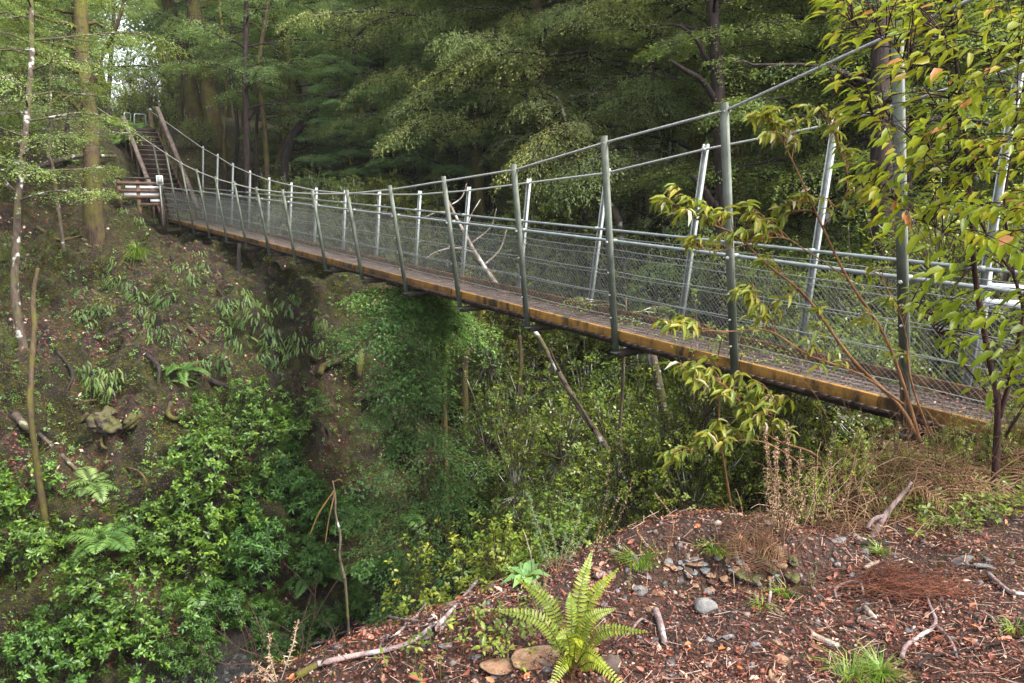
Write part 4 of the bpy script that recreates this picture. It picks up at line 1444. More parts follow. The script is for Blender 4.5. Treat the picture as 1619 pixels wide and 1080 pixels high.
for i, (px, Z, sc) in enumerate(((-120, 19, 1.0), (-90, 22, 1.0), (-10, 28, 1.05), (-20, 26, 1.1), (-190, 17, .9))):
    spot('finebeech%d' % (i % 2), 'small_leaved_tree', 'fine leaved tree shading the slope beside the stairs', px, Z, sc, [(1.35, 1.25, .9), (1.1, 1.1, .85), (1.2, 1.25, 1.0)][i % 3], 'fine leaved trees by the stairs')
for i, (px, Z, sc, c) in enumerate(((560, 24, .42, 0), (640, 26, .5, 0), (500, 30, .5, 1), (720, 24, .6, 2), (610, 31, .6, 1), (790, 25, .8, 2))):
    spot('beech%d' % (i % 4), 'beech_tree', 'low beech tree with flat leafy tiers just beyond the netting', px, Z, sc, [(.8, 1.05, 1.0), (.7, .9, .85), (1.0, 1.15, 1.05)][c], 'tiered beech trees beyond the netting')
# ================================================================ stones
def rock(size, seed, sharp=.35, flat=1.0, n=4):
    import bmesh
    bm = bmesh.new()
    bmesh.ops.create_icosphere(bm, subdivisions=n, radius=1)
    V = np.array([v.co[:] for v in bm.verts])
    F = np.array([[v.index for v in f.verts] for f in bm.faces])
    bm.free()
    r0 = np.random.default_rng(seed)
    # chop by random planes so that it has broken faces
    for k in range(9):
        d = nrm(r0.normal(0, 1, 3))
        h = r0.uniform(.55, .9)
        e = V @ d - h
        V = V - np.where(e > 0, e, 0)[:, None] * d * .92
    V = V * (1 + sharp * .4 * fbm(V * 1.3 + seed, 3, seed)[:, None] + .05 * fbm(V * 5 + seed, 2, seed + 1)[:, None])
    V = V * np.asarray(size) * np.array([1, 1, flat])
    return Geo().add(V, None, F, r=r0.random())


def stonemat(name, a, b, c, moss=False):
    def f(nt):
        n = noise(nt, 6, 6, .65, objc(nt))
        n2 = noise(nt, 22, 4, .7, objc(nt))
        col = mixc(nt, ramp(nt, n2, [(.4, (0, 0, 0)), (.7, (1, 1, 1))]), ramp(nt, n, [(.3, a), (.65, b)]), c)
        mott = noise(nt, 2.3, 5, .7, objc(nt))
        col = mixc(nt, ramp(nt, mott, [(.42, (0, 0, 0)), (.62, (.75, .75, .75))]), col, tuple(x * .3 for x in a))
        if moss:
            g = nd(nt, 'ShaderNodeNewGeometry')
            s = nd(nt, 'ShaderNodeSeparateXYZ')
            nt.links.new(g.outputs['Normal'], s.inputs[0])
            q = math_(nt, 'ADD', math_(nt, 'MULTIPLY', s.outputs[2], .35), noise(nt, 3, 5, .7, objc(nt)))
            mc = ramp(nt, n2, [(.3, (.018, .020, .005)), (.7, (.065, .060, .010))])
            col = mixc(nt, ramp(nt, q, [(.55, (0, 0, 0)), (.68, (1, 1, 1))]), col, mc)
        return col
    return surf(name, f, .75, .35, bump_fn=lambda nt: noise(nt, 18, 6, .7, objc(nt)), bs=.6, bd=.02)


M_STG = stonemat('grey_stone', (.055, .055, .055), (.15, .145, .14), (.20, .185, .165))
M_STO = stonemat('orange_stone', (.11, .055, .028), (.24, .125, .060), (.30, .20, .13))
M_STB = stonemat('blue_grey_stone', (.07, .08, .09), (.15, .165, .18), (.20, .20, .20))
M_STM = stonemat('mossy_stone', (.020, .013, .009), (.065, .042, .028), (.09, .07, .05), True)
M_STD = stonemat('brown_bank_rock', (.018, .010, .007), (.070, .034, .020), (.10, .08, .065))


def put_rock(name, label, px, py, size, mat, seed, flat=.6, sink=.3, sharp=.35, rz=0, smooth=False, cat='stone', group=None):
    p, n = hit(px, py)
    if p is None:
        return
    z = np.linalg.norm(p)
    g = rock(np.array(size) / FPX * z / 2, seed, flat=flat, sharp=1.6 if smooth else sharp)
    o = g.build(name, mat, smooth=smooth)
    o.location = Vector(p - n * size[2] / FPX * z / 2 * flat * sink * 0 + UP * size[2] / FPX * z / 2 * flat * (.5 - sink))
    o.rotation_euler = (rng.normal(0, .15), rng.normal(0, .15), rz)
    tag(o, label, cat, group)
    return o


# rocks and mossy humps of the far bank
put_rock('boulder', 'dark mossy boulder near the gully floor under the bridge', 705, 625, (60, 50, 60), M_STM, 7, .9)
put_rock('boulder', 'mossy knob of rock beside the drooping sapling', 655, 690, (46, 40, 46), M_STM, 8, .9)


def ground_tube(name, label, cat, pxs, w, mat, lift=.5, wob=.2, sides=8, parts=None, group=None, smooth=True):
    """branch, root or log lying along the ground: pixels traced on the ground"""
    P, R = [], []
    for (x, y), wi in zip(pxs, w):
        p, n = hit(x, y)
        if p is None:
            continue
        r = wi / FPX * np.linalg.norm(p) / 2
        P.append(p + n * r * lift * 2)
        R.append(r)
    P = np.array(P)
    S = smooth_path(P, 5)
    g = Geo().tube(S, np.interp(np.arange(len(S)) / 5, np.arange(len(R)), R), sides, wob=wob, seed=len(label))
    for (pp, ww) in (parts or ()):
        Q, RR = [], []
        for (x, y, h), wi in zip(pp, ww):
            p, n = hit(x, y)
            if p is None:
                continue
            Q.append(p + UP * h)
            RR.append(wi / FPX * np.linalg.norm(p) / 2)
        if len(Q) > 1:
            g.tube(np.array(Q), RR, 6, wob=.1)
    o = S.mean(0)
    ob = g.build(name, mat, smooth=smooth, off=o)
    ob.location = Vector(o)
    return tag(ob, label, cat, group)


ground_tube('fallen_branch', 'dark fallen branch pointing down the bare slope under a fern', 'branch', [(308, 592), (345, 606), (388, 622)], [9, 10, 8], M_BARKD)
ground_tube('fallen_branch', 'thin bare branch slanting down the lowest mossy slope', 'branch', [(62, 685), (105, 730), (165, 790)], [5, 5, 4], M_BARKL)
ground_tube('fallen_log', 'short pale log end resting by the mossy pole', 'log', [(25, 655), (36, 668), (48, 682)], [10, 10, 9], M_BARKL)
ground_tube('fallen_branch', 'long grey fallen limb lying across the upper slope behind trunks', 'branch', [(40, 282), (80, 263), (130, 256), (186, 254)], [7, 7, 6, 4], M_BARKL, lift=1.5)
ground_tube('mossy_root', 'mossy forked root snaking over the rocks in the middle of the bank', 'root', [(500, 592), (515, 580), (540, 570), (556, 556)], [10, 11, 9, 7], M_BARKM, lift=.8)
ground_tube('mossy_root', 'thick mossy root bending down beside the drooping sapling', 'root', [(575, 545), (572, 570), (568, 596)], [16, 13, 8], M_BARKM, lift=.8)
ground_tube('mossy_root', 'yellow mossy horn shaped root on the slope below the ferns', 'root', [(266, 640), (262, 655), (272, 664), (285, 660)], [6, 7, 7, 5], M_BARKM, lift=.9)


RT = [((470, 545), (500, 566), (522, 560)), ((560, 640), (590, 622), (622, 634)), ((300, 520), (326, 540), (340, 566)), ((230, 560), (252, 580), (250, 610)), ((120, 640), (150, 632), (176, 640)), ((90, 560), (110, 590), (104, 620)),
      ((640, 720), (668, 742), (690, 780)), ((420, 600), (440, 616), (470, 618)), ((200, 740), (226, 752), (240, 776)), ((330, 450), (350, 462), (362, 486)), ((60, 360), (90, 380), (130, 372)), ((500, 660), (520, 690), (512, 720)), ((690, 650), (720, 668), (742, 700)), ((270, 410), (290, 430), (300, 460))]
for i, tr in enumerate(RT):
    ground_tube('bare_root', 'thin bare root or twig lying on the mossy bank', 'root', tr, [rng.uniform(3, 7), rng.uniform(3, 6), 2], [M_BARKM, M_BARKD, M_BARKM, M_BARKD][i % 4], lift=rng.uniform(.4, 1.2), wob=.3, group='roots and twigs on the bank')


def root_ball():
    p, n = hit(180, 672)
    t = thing('root_ball', 'overturned mossy root ball with stubby yellow roots on the slope', 'stump', p)
    z = np.linalg.norm(p)
    k = z / FPX
    for i, (dx, dz, s) in enumerate(((-20, 6, 26), (4, -2, 30), (28, 6, 22), (-4, 16, 24))):
        rock(np.array([s, s * .8, s * .8]) * k * .6, 30 + i, 2.4).build('root_mass', M_STM, t, smooth=True, off=-np.array([dx * k, -.15, dz * k]))
    for a, b, w in (((22, 0), (52, 22), 8), ((-35, 8), (-20, 24), 8), ((-10, -12), (2, -26), 6)):
        g = Geo().tube(smooth_path([[a[0] * k, -.2, a[1] * k], [(a[0] + b[0]) / 2 * k, -.36, ((a[1] + b[1]) / 2 - 2) * k], [b[0] * k, -.34, b[1] * k]], 5), w * .7 * k / 2, 7, wob=.3)
        g.build('root', M_BARKM, t, smooth=True)


root_ball()

# ================================================================ ferns hanging on the bank
FERNS = []
for i in range(4):
    fr = fern(7, .40, .075, 200 + i, pin=12, el=(-.8, .1), droop=.9, az=(-2.3, -.85), pw=.42, shape='diamond')
    for j_, q_ in enumerate(fr):
        q_.V = [v + np.array([(j_ - 2.5) * .075 + rng.normal(0, .04), rng.normal(0, .03), rng.normal(0, .14)]) for v in q_.V]
    FERNS.append(merge(fr).mesh('hanging_fern', M_PALEFERN))
PATCH = {
    'pale hanging fern on the bank, in the patch under the mossy outcrop': [(118, 508), (136, 492), (150, 520), (176, 440), (190, 452), (205, 455), (214, 478), (228, 470), (232, 500), (240, 522), (246, 476), (255, 480), (262, 470), (272, 486), (256, 512), (262, 532), (135, 470), (160, 486), (196, 418)],
    'pale hanging fern on the dark steep bank below the netting': [(358, 488), (368, 482), (394, 476), (404, 492), (446, 480), (460, 486), (474, 478), (430, 500), (312, 440), (290, 432), (326, 420), (380, 502)],
    'small pale fern low on the bank between root and shrubs': [(356, 556), (346, 578), (372, 548), (392, 540), (404, 562), (424, 532), (440, 545), (452, 556), (468, 532), (486, 548), (440, 580), (420, 570), (330, 575), (496, 520), (360, 530)],
    'soft green fern spilling over the root ball': [(150, 602), (142, 590), (160, 596), (168, 612)],
    'fern frond tuft among mosses beside the timber barrier': [(180, 312), (196, 330), (206, 345), (230, 352), (172, 290)],
}


def put_mesh(name, mesh, label, cat, p, rz, sc, group=None, col=None):
    o = bpy.data.objects.new(name, mesh)
    COL.objects.link(o)
    o.location = Vector(p)
    o.rotation_euler = (rng.normal(0, .08), rng.normal(0, .08), rz)
    o.scale = (sc,) * 3
    if col:
        o.color = (*col, 1)
    return tag(o, label, cat, group)


for lab, sp in PATCH.items():
    for (x, y) in sp:
        for q in range(2):
            p, n = hit(x + rng.normal(0, 6) + (q > 0) * rng.choice([-11, 11]), y + rng.normal(0, 5) - 7 * q)
            if p is None:
                continue
            put_mesh('hanging_fern', FERNS[rng.integers(4)], lab, 'fern', p + n * .03, rng.normal(.25, .45), rng.uniform(.42, .74), lab.replace('fern', 'ferns', 1).replace('pale ', '').replace('small ', ''), [(.62, .66, .6), (.42, .50, .46), (.85, .85, .7)][rng.integers(3)])


def big_fern(px, py, label, L, W, nf, seed, mat, el=(.3, 1.0), droop=1.2, pin=20, az=(0, 6.283), name='fern', pw=.33, col=None, shape='diamond', h=0.0):
    p, n = hit(px, py)
    if p is None:
        return
    t = thing(name, label, 'fern', p + UP * h)
    for g in fern(nf, L, W, seed, pin=pin, el=el, droop=droop, az=az, pw=pw, shape=shape):
        o = g.build('frond', mat, t)
        if col:
            o.color = (*col, 1)
    return t


big_fern(288, 588, 'bright rosette of green fern above the dark fallen branch', .75, .13, 11, 301, M_FERN, el=(.3, .9), droop=1.3)
big_fern(268, 604, 'paler fern tucked beside the rosette on the slope', .55, .12, 8, 302, M_PALEFERN, el=(-.2, .6))
big_fern(205, 215, 'feathery green fern leaning over the stair handrail', 1.1, .34, 9, 303, M_FERN, el=(.2, 1.0), droop=1.2, h=.3, pin=22)
big_fern(192, 232, 'second feathery fern below the first at the stair rail', .9, .3, 8, 304, M_FERN, el=(.1, .9), droop=1.3, h=.2)
big_fern(500, 905, 'broad dark sword fern beneath the leafy bank shrubs', .75, .20, 9, 305, M_FERN, el=(.0, .7), droop=1.2, pw=.5, pin=14)
big_fern(165, 905, 'drooping fern hidden among the lowest shrubs', .8, .28, 8, 306, M_FERN, el=(.2, .8), droop=1.3, h=.55)
big_fern(304, 965, 'lone light fern frond cluster hanging under the leaf mass', .7, .26, 6, 307, M_FERN, el=(-.3, .5), droop=1.0, h=.5)
big_fern(640, 812, 'soft fern on the dark soil between sapling and yellow shrub', .8, .30, 7, 308, M_FERN, el=(.1, .8), droop=1.2)
big_fern(145, 765, 'light green fern low on the mossy slope', .6, .2, 8, 309, M_PALEFERN, el=(.1, .8), droop=1.2)
big_fern(580, 900, 'bright fern at the gravel edge below the broken stick', .6, .22, 7, 310, M_FERN, el=(.1, .8), droop=1.1)

# grass-like tuft hanging on the outcrop
def tuft(px, py, label, n, L, w, mat, seed, name='grass_tuft', spread=.6, droop=.5, lift=0.0, r=.05, cat='grass'):
    p, nn = hit(px, py)
    if p is None:
        return
    a = rng.uniform(0, 6.283, n)
    e = rng.uniform(.1, spread, n)
    D = np.stack([np.cos(a) * np.sin(e), np.sin(a) * np.sin(e), np.cos(e)], -1)
    N = nrm(np.cross(D, np.stack([-np.sin(a), np.cos(a), 0 * a], -1)))
    B = np.stack([np.cos(a), np.sin(a), 0 * a], -1) * (r * rng.random(n) ** .5)[:, None]
    g = Geo().cards(B, D, -N, L * rng.uniform(.5, 1.1, n), w, 'blade', droop=-droop)
    g.cards(B * .6, D + rng.normal(0, .15, D.shape), -N, L * rng.uniform(.4, .8, n), w, 'blade', droop=-droop * 1.6)
    o = g.build(name, mat)
    o.location = Vector(p + UP * lift)
    return tag(o, label, cat)


tuft(217, 410, 'shaggy tuft of long grass hanging on the mossy outcrop', 90, .75, .014, M_GRASS, 1, spread=1.1, droop=.7, r=.12)
tuft(480, 760, 'dry olive grass clump between shrubs on the bank', 60, .5, .012, M_GRASS, 2, spread=.9, r=.1)

# ================================================================ shrubs on the bank and in the gorge
BV = {}
for i in range(4):
    st, lf = bush((1.05, 1.0, 1.15), 205, 400 + i, ll=.092, lw=.046, nl=7, lumps=11, stems=9, along=1, shell=.7)
    BV['broad%d' % i] = (st.mesh('shrub_stems', M_BARKD, True), lf.mesh('shrub_leaves', M_BROAD))
for i in range(3):
    st, lf = bush((1.0, 1.0, 1.3), 330, 420 + i, ll=.10, lw=.030, nl=9, lumps=10, stems=8, along=1, droop=.35, el=.15)
    BV['dark%d' % i] = (st.mesh('shrub_stems', M_BARKD, True), lf.mesh('shrub_leaves', M_BROAD))
for i in range(4):
    st, lf = bush((1.25, 1.25, 2.3), 1500, 440 + i, ll=.042, lw=.024, nl=7, lumps=14, stems=9, along=2, shape='diamond', srad=.022, shell=.35)
    BV['bright%d' % i] = (st.mesh('shrub_stems', M_BARKL, True), lf.mesh('shrub_leaves', M_BRIGHT))
for i in range(2):
    st, lf = bush((.75, .7, 1.5), 330, 460 + i, ll=.045, lw=.026, nl=6, lumps=10, stems=10, along=1, shape='ovate', srad=.012, shell=.3)
    BV['sparse%d' % i] = (st.mesh('shrub_stems', M_TWIGR, True), lf.mesh('shrub_leaves', M_BRIGHT))


def shrub(key, label, p, sc, col=None, rz=None, name='shrub', group=None):
    t = thing(name, label, 'shrub', p, group, rz=rng.uniform(0, 6.28) if rz is None else rz, sc=sc)
    st, lf = BV[key]
    part('stems', st, t)
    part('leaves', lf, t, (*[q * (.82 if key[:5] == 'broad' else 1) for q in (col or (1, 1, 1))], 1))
    return t


LOWBUSH = [  # dim corner and stream bed shrubs: shade put into their tints
    (395, 640, 'broad0', .55, 'glossy green shrub topmost of the leafy mass, under the fern bank', None),
    (330, 668, 'broad1', .5, 'small glossy shrub beside the horn shaped root', None),
    (455, 690, 'broad2', .75, 'glossy shrub at the upper edge next to the drooping sapling', (.9, 1, .95)),
    (390, 745, 'broad3', .85, 'dense glossy shrub in the middle of the leafy bank', None),
    (300, 770, 'broad0', .75, 'glossy shrub facing the bare mossy slope', (1.1, 1.1, .95)),
    (450, 800, 'dark0', .8, 'darker narrow leaved shrub beside the thin dead stem', (.62, .8, .95)),
    (345, 850, 'broad1', .85, 'bright glossy shrub with a few yellow leaves', (1.1, 1.08, .9)),
    (235, 850, 'broad2', .75, 'glossy shrub spreading over the bare slope', None),
    (415, 900, 'dark1', .8, 'dark fingered shrub overhanging the wet slab', (.6, .8, .9)),
    (280, 930, 'broad3', .8, 'glossy shrub above the wet slab, full of light green tips', (1.15, 1.12, .9)),
    (180, 950, 'broad0', .75, 'glossy shrub lowest on the bank beside hidden fern', None),
    (95, 880, 'broad1', .65, 'glossy shrub cascading at the photo edge, lower one', (1.05, 1.05, .9)),
    (25, 800, 'broad2', .7, 'glossy shrub at the photo edge below the mossy pole', (1.05, 1.1, .85)),
    (20, 905, 'broad3', .7, 'glossy shrub at the photo edge over the dark hollow', None),
    (230, 1020, 'broad1', .7, 'glossy shrub tips drooping to the stream bed', (.9, 1, .9)),
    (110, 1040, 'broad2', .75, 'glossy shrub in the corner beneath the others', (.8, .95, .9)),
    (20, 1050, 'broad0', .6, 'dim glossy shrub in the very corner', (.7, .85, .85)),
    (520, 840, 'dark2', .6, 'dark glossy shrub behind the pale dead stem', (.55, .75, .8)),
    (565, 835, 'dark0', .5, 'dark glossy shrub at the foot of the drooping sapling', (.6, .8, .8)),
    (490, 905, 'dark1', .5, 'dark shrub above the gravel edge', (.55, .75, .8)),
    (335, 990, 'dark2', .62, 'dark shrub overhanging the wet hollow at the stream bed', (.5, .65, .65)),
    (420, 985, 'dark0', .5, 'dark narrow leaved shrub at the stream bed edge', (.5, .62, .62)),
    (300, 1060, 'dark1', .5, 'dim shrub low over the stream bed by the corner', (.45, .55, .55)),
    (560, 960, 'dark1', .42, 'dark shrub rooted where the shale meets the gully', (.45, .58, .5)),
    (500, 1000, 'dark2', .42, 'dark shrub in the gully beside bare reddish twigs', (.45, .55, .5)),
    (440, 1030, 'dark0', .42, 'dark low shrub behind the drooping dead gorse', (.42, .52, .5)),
    (600, 905, 'dark2', .40, 'dark shrub behind the tan dead gorse', (.5, .65, .55)),
    (8, 420, 'bright0', .4, 'small pale leaved shrub on the slope at the photo edge', (.9, .95, .9)),
    (10, 560, 'bright1', .35, 'low olive shrub near the foot of the pale trunk', (.8, .8, .7)),
]
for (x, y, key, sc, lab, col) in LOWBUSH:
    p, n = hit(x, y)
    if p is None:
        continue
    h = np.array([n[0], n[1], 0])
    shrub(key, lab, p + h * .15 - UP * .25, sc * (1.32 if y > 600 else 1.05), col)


GORGE = [
    (905, 13.0, 1.9, 'bright0', 'tall bright small leaved shrub beyond the leaning dead trunk', (1, 1, 1), 0),
    (985, 14.5, 1.9, 'bright1', 'tall bright shrub behind the thin speckled pole', (.9, 1.0, .9), 0),
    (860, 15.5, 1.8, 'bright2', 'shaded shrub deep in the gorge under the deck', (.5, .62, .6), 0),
    (1060, 15.0, 1.6, 'bright3', 'bright shrub between the leaning trunks under the deck', (1, 1, .9), 0),
    (1165, 18.0, 1.6, 'bright0', 'sunny shrub below the drooping pale leaves', (1.15, 1.08, .8), 0),
    (1185, 8.0, 1.05, 'bright1', 'sunny shrub close behind the tan dead bracken', (1.2, 1.1, .8), 0),
    (1080, 7.8, .95, 'bright2', 'sunny shrub just over the near edge by the stones', (1.15, 1.1, .8), 0),
    (1250, 9.5, 1.35, 'bright3', 'shrub under the bridge near the abutment', (1, 1, .85), 0),
    (1330, 8.5, 1.05, 'bright0', 'dark leaved shrub under the near deck end', (.75, .85, .8), 0),
    (1000, 11.2, .85, 'bright1', 'bushy green shrub at the stream edge', (.8, .95, .85), 0),
    (880, 10.5, 1.15, 'bright2', 'leafy shrub low in the gorge left of the stream', (.75, .9, .85), 0),
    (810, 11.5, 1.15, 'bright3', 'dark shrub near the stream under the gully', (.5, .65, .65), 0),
    (930, 18.0, 2.1, 'bright0', 'shrubby tree farther up the stream', (.85, .9, .75), 0),
    (1080, 18.5, 2.2, 'bright1', 'shrubby tree beyond the near black trunk', (1.05, 1.0, .75), 0),
    (1240, 16.0, 2.1, 'bright2', 'shrubby tree behind the netting by the near black trunk', (.95, .95, .75), 0),
    (1330, 13.0, 1.9, 'bright3', 'shrubby tree behind the netting near the purplish trunk', (1.0, 1.0, .75), 0),
    (1490, 11.0, 1.7, 'bright0', 'bright shrubby tree past the purplish trunk', (1.2, 1.15, .85), 0),
    (1590, 10.0, 1.6, 'bright1', 'bright shrubby tree beyond the white rails', (1.3, 1.2, .85), 0),
    (800, 19.5, 1.7, 'bright2', 'yellowish shrub rising over the far handrail', (1.5, 1.25, .75), 2.5),
    (650, 22.0, 1.5, 'bright3', 'yellowish shrub seen through the middle netting', (1.35, 1.15, .7), 0),
    (880, 21.0, 2.1, 'bright1', 'olive shrub behind the middle netting', (.95, .95, .7), 0),
    (1000, 20.0, 2.2, 'bright0', 'yellow green shrubby tree behind the second netting bay', (1.2, 1.1, .75), 0),
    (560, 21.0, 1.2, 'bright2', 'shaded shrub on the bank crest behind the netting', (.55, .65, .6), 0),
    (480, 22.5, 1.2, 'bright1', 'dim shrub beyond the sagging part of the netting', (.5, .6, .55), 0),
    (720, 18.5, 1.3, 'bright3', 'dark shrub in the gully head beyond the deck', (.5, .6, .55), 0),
    (208, 52.0, 2.2, 'bright3', 'leafy sapling painted sun pale behind the brightest bush', (1.5, 1.5, 1.5), 0),  # leaf colour lifted to stand in for light in the clearing
    (246, 56.0, 2.0, 'bright0', 'tall tree painted sun pale closing the far end of the path gap', (1.7, 1.7, 1.8), 0),
    (285, 50.0, 2.8, 'bright2', 'young green tree painted sun pale at the far side of the path gap', (1.4, 1.4, 1.4), 0),
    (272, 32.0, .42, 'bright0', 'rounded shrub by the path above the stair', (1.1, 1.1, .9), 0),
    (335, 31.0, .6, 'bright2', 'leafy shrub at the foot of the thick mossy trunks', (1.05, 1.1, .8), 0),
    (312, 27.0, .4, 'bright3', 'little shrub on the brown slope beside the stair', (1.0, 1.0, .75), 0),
    (262, 40.0, 1.3, 'bright1', 'shrub with sunlight painted into its leaves filling the path gap', (1.5, 1.5, 1.6), 0),  # leaves tinted pale in place of sun reaching the path gap
    (226, 44.0, 1.2, 'bright2', 'bush with sunlight painted into its leaves farthest in the path gap', (1.6, 1.6, 1.8), 0),
]
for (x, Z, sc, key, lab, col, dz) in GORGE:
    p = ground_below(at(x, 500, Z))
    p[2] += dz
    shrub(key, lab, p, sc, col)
for (x, Z, sc, key, lab, col) in ((735, 7.2, 1.30, 'sparse0', 'thin yellow green shrub rising over the gravel edge', (1.25, 1.15, .8)), (790, 7.8, 1.30, 'sparse1', 'thin leggy shrub right behind the fallen log', (1.1, 1.1, .8)),
                                (690, 8.2, 1.05, 'sparse0', 'thin shrub closest to the dead tan gorse', (1.1, 1.1, .75)), (860, 6.6, 1.1, 'sparse1', 'wispy shrub behind the gorse sprigs', (.9, 1.05, .8))):
    p = ground_below(at(x, 600, Z))
    shrub(key, lab, p, sc, col)

# drooping sapling under the bridge
_sap = dict(ll=.055, lw=.034, n=115, nsp=7, sL=.80, sW=.70, droop=.30, rise=.05)
custom_tree('beech_sapling', 'dark green sapling with tiers of drooping sprays right under the deck', [(700, 905, 12.6), (672, 780, 13.0), (648, 640, 13.3), (622, 520, 13.5), (612, 455, 13.6)], [12, 10, 8, 6, 4], M_BARKM,
            crown=dict(f0=.04, nl=34, L=1.2, mat=M_BEECH, col=(.55, .78, .50), az=-1.4, **_sap))
custom_tree('beech_sapling', 'smaller sapling with flat leafy fans clinging under the deck edge', [(700, 560, 13.9), (690, 500, 13.9), (662, 462, 13.9), (610, 448, 13.8)], [8, 6, 5, 3], M_BARKM,
            crown=dict(f0=.25, nl=12, L=.9, mat=M_BEECH, col=(.85, 1.1, .62), az=-1.6, **_sap))
custom_tree('dead_sapling', 'thin bare pale dead stem with hanging mossy twigs by the dark shrubs', [(548, 950, 7.5), (545, 915, 7.55), (537, 880, 7.6), (538, 845, 7.65), (531, 815, 7.7), (530, 785, 7.75), (526, 760, 7.8)], [4.4, 4.2, 4, 3.6, 3.3, 3, 2], M_BARKL, cat='dead tree',
            limbs=[([(529, 775, 7.75), (505, 810, 7.6), (488, 850, 7.5)], [3, 2, 1.5]), ([(529, 780, 7.75), (520, 820, 7.6), (514, 860, 7.5)], [3, 2, 1.5]), ([(528, 762, 7.8), (536, 758, 7.8), (542, 762, 7.8)], [2, 2, 1])], lmat=M_BARKO)
# bare twiggy branches beyond the far handrail
custom_tree('dead_tree', 'bare twiggy dead tree leaning out beyond the middle netting', [(800, 470, 17), (775, 435, 17), (752, 400, 17), (730, 360, 17), (712, 325, 17), (700, 300, 17)], [8, 7, 6, 5, 4, 2], M_BARKW, cat='dead tree', base=False,
            limbs=[([(752, 400, 17), (722, 392, 17), (690, 398, 17), (672, 410, 17)], [4, 3, 2, 1.2]), ([(735, 370, 17), (745, 340, 17), (760, 315, 17)], [3, 2, 1.2]), ([(720, 340, 17), (695, 335, 17), (668, 345, 17)], [3, 2, 1.2]), ([(765, 420, 17), (790, 395, 17), (802, 360, 17)], [4, 3, 1.5]),
                   ([(745, 385, 17), (775, 360, 17), (785, 330, 17)], [3, 2, 1.2]), ([(712, 325, 17), (730, 312, 17), (738, 290, 17)], [2.5, 2, 1])])


# ================================================================ what nobody could count on the banks
def scatter_bank():
    n = 60000
    px = rng.uniform(-60, 900, n)
    py = rng.uniform(215, 1090, n)
    P, N = [], []
    for x, y in zip(px, py):
        h = BVH.ray_cast(Vector((0, 0, 0)), Vector(ray(x, y)))
        if h[0] is None:
            continue
        q = np.array(h[0])
        s, t = st_of(q[0], q[1])
        if s < 1.5 or s > 26:
            continue
        nn = np.array(h[1]); nn = nn if nn[2] > 0 else -nn
        P.append(q); N.append(nn)
    P, N = np.array(P), np.array(N)
    R = np.linalg.norm(P, axis=1)
    mo = fbm(P * .9, 4, 77) + .35 * fbm(P * 4, 3, 78)
    mm = mo > .02
    g = Geo()
    A, B = P[mm], N[mm]
    k = len(A)
    for q in range(3):
        D = nrm(B * 1.0 + rng.normal(0, .6, (k, 3)))
        g.cards(A + rng.normal(0, .03, (k, 3)), D, nrm(rng.normal(0, 1, (k, 3))), rng.uniform(.02, .06, k) * (R[mm] / 15), rng.uniform(.010, .022, k) * (R[mm] / 15), 'diamond',
                r=np.clip(.45 + .5 * fbm(A * 2.2, 3, 80) + rng.normal(0, .15, k), 0, 1))
    tag(g.build('moss', M_MOSSTUFT), 'olive and yellow moss cushions over the banks', kind='stuff')
    g = Geo()
    A, B, RR = P[~mm], N[~mm], R[~mm]
    k = len(A)
    D = nrm(np.cross(B, rng.normal(0, 1, (k, 3))))
    w = rng.random(k)
    r = np.where(w > .988, .9, np.clip(rng.beta(1.2, 5.5, k), 0, .6))
    s = np.where(w > .985, 1.7, 1.0)
    g.cards(A + B * .012, D, B + rng.normal(0, .25, (k, 3)), rng.uniform(.03, .07, k) * s, rng.uniform(.018, .04, k) * s, 'diamond', r=r)
    tag(g.build('leaf_litter', M_LITTER), 'brown leaf litter over the steep banks', kind='stuff')
    sel = rng.random(len(P)) < .07
    A, B = P[sel], N[sel]
    g = Geo()
    rosettes(g, A + B * .05, nrm(B + UP * .6), .055, .028, 6, .3, 'diamond')
    tag(g.build('ground_cover', M_FERN), 'small green seedlings scattered over the banks', kind='stuff')


scatter_bank()
# ================================================================ near bank: stones, litter, sticks
def on_plat(n, far=7.5):
    """points over the near platform, denser close to the path"""
    r = 1.5 + (far - 1.5) * rng.random(n) ** 1.15
    a = np.radians(rng.uniform(-48, 52, n))
    x, y = np.sin(a) * r, np.cos(a) * r
    s, t = st_of(x, y)
    P, N = [], []
    for i in range(n):
        h = BVH.ray_cast(Vector((x[i], y[i], 1.0)), Vector((0, 0, -1)))
        if h[0] is None or h[0].z < -2.9:
            continue
        nn = np.array(h[1]); nn = nn if nn[2] > 0 else -nn
        P.append(h[0][:]); N.append(nn)
    return np.array(P), np.array(N)


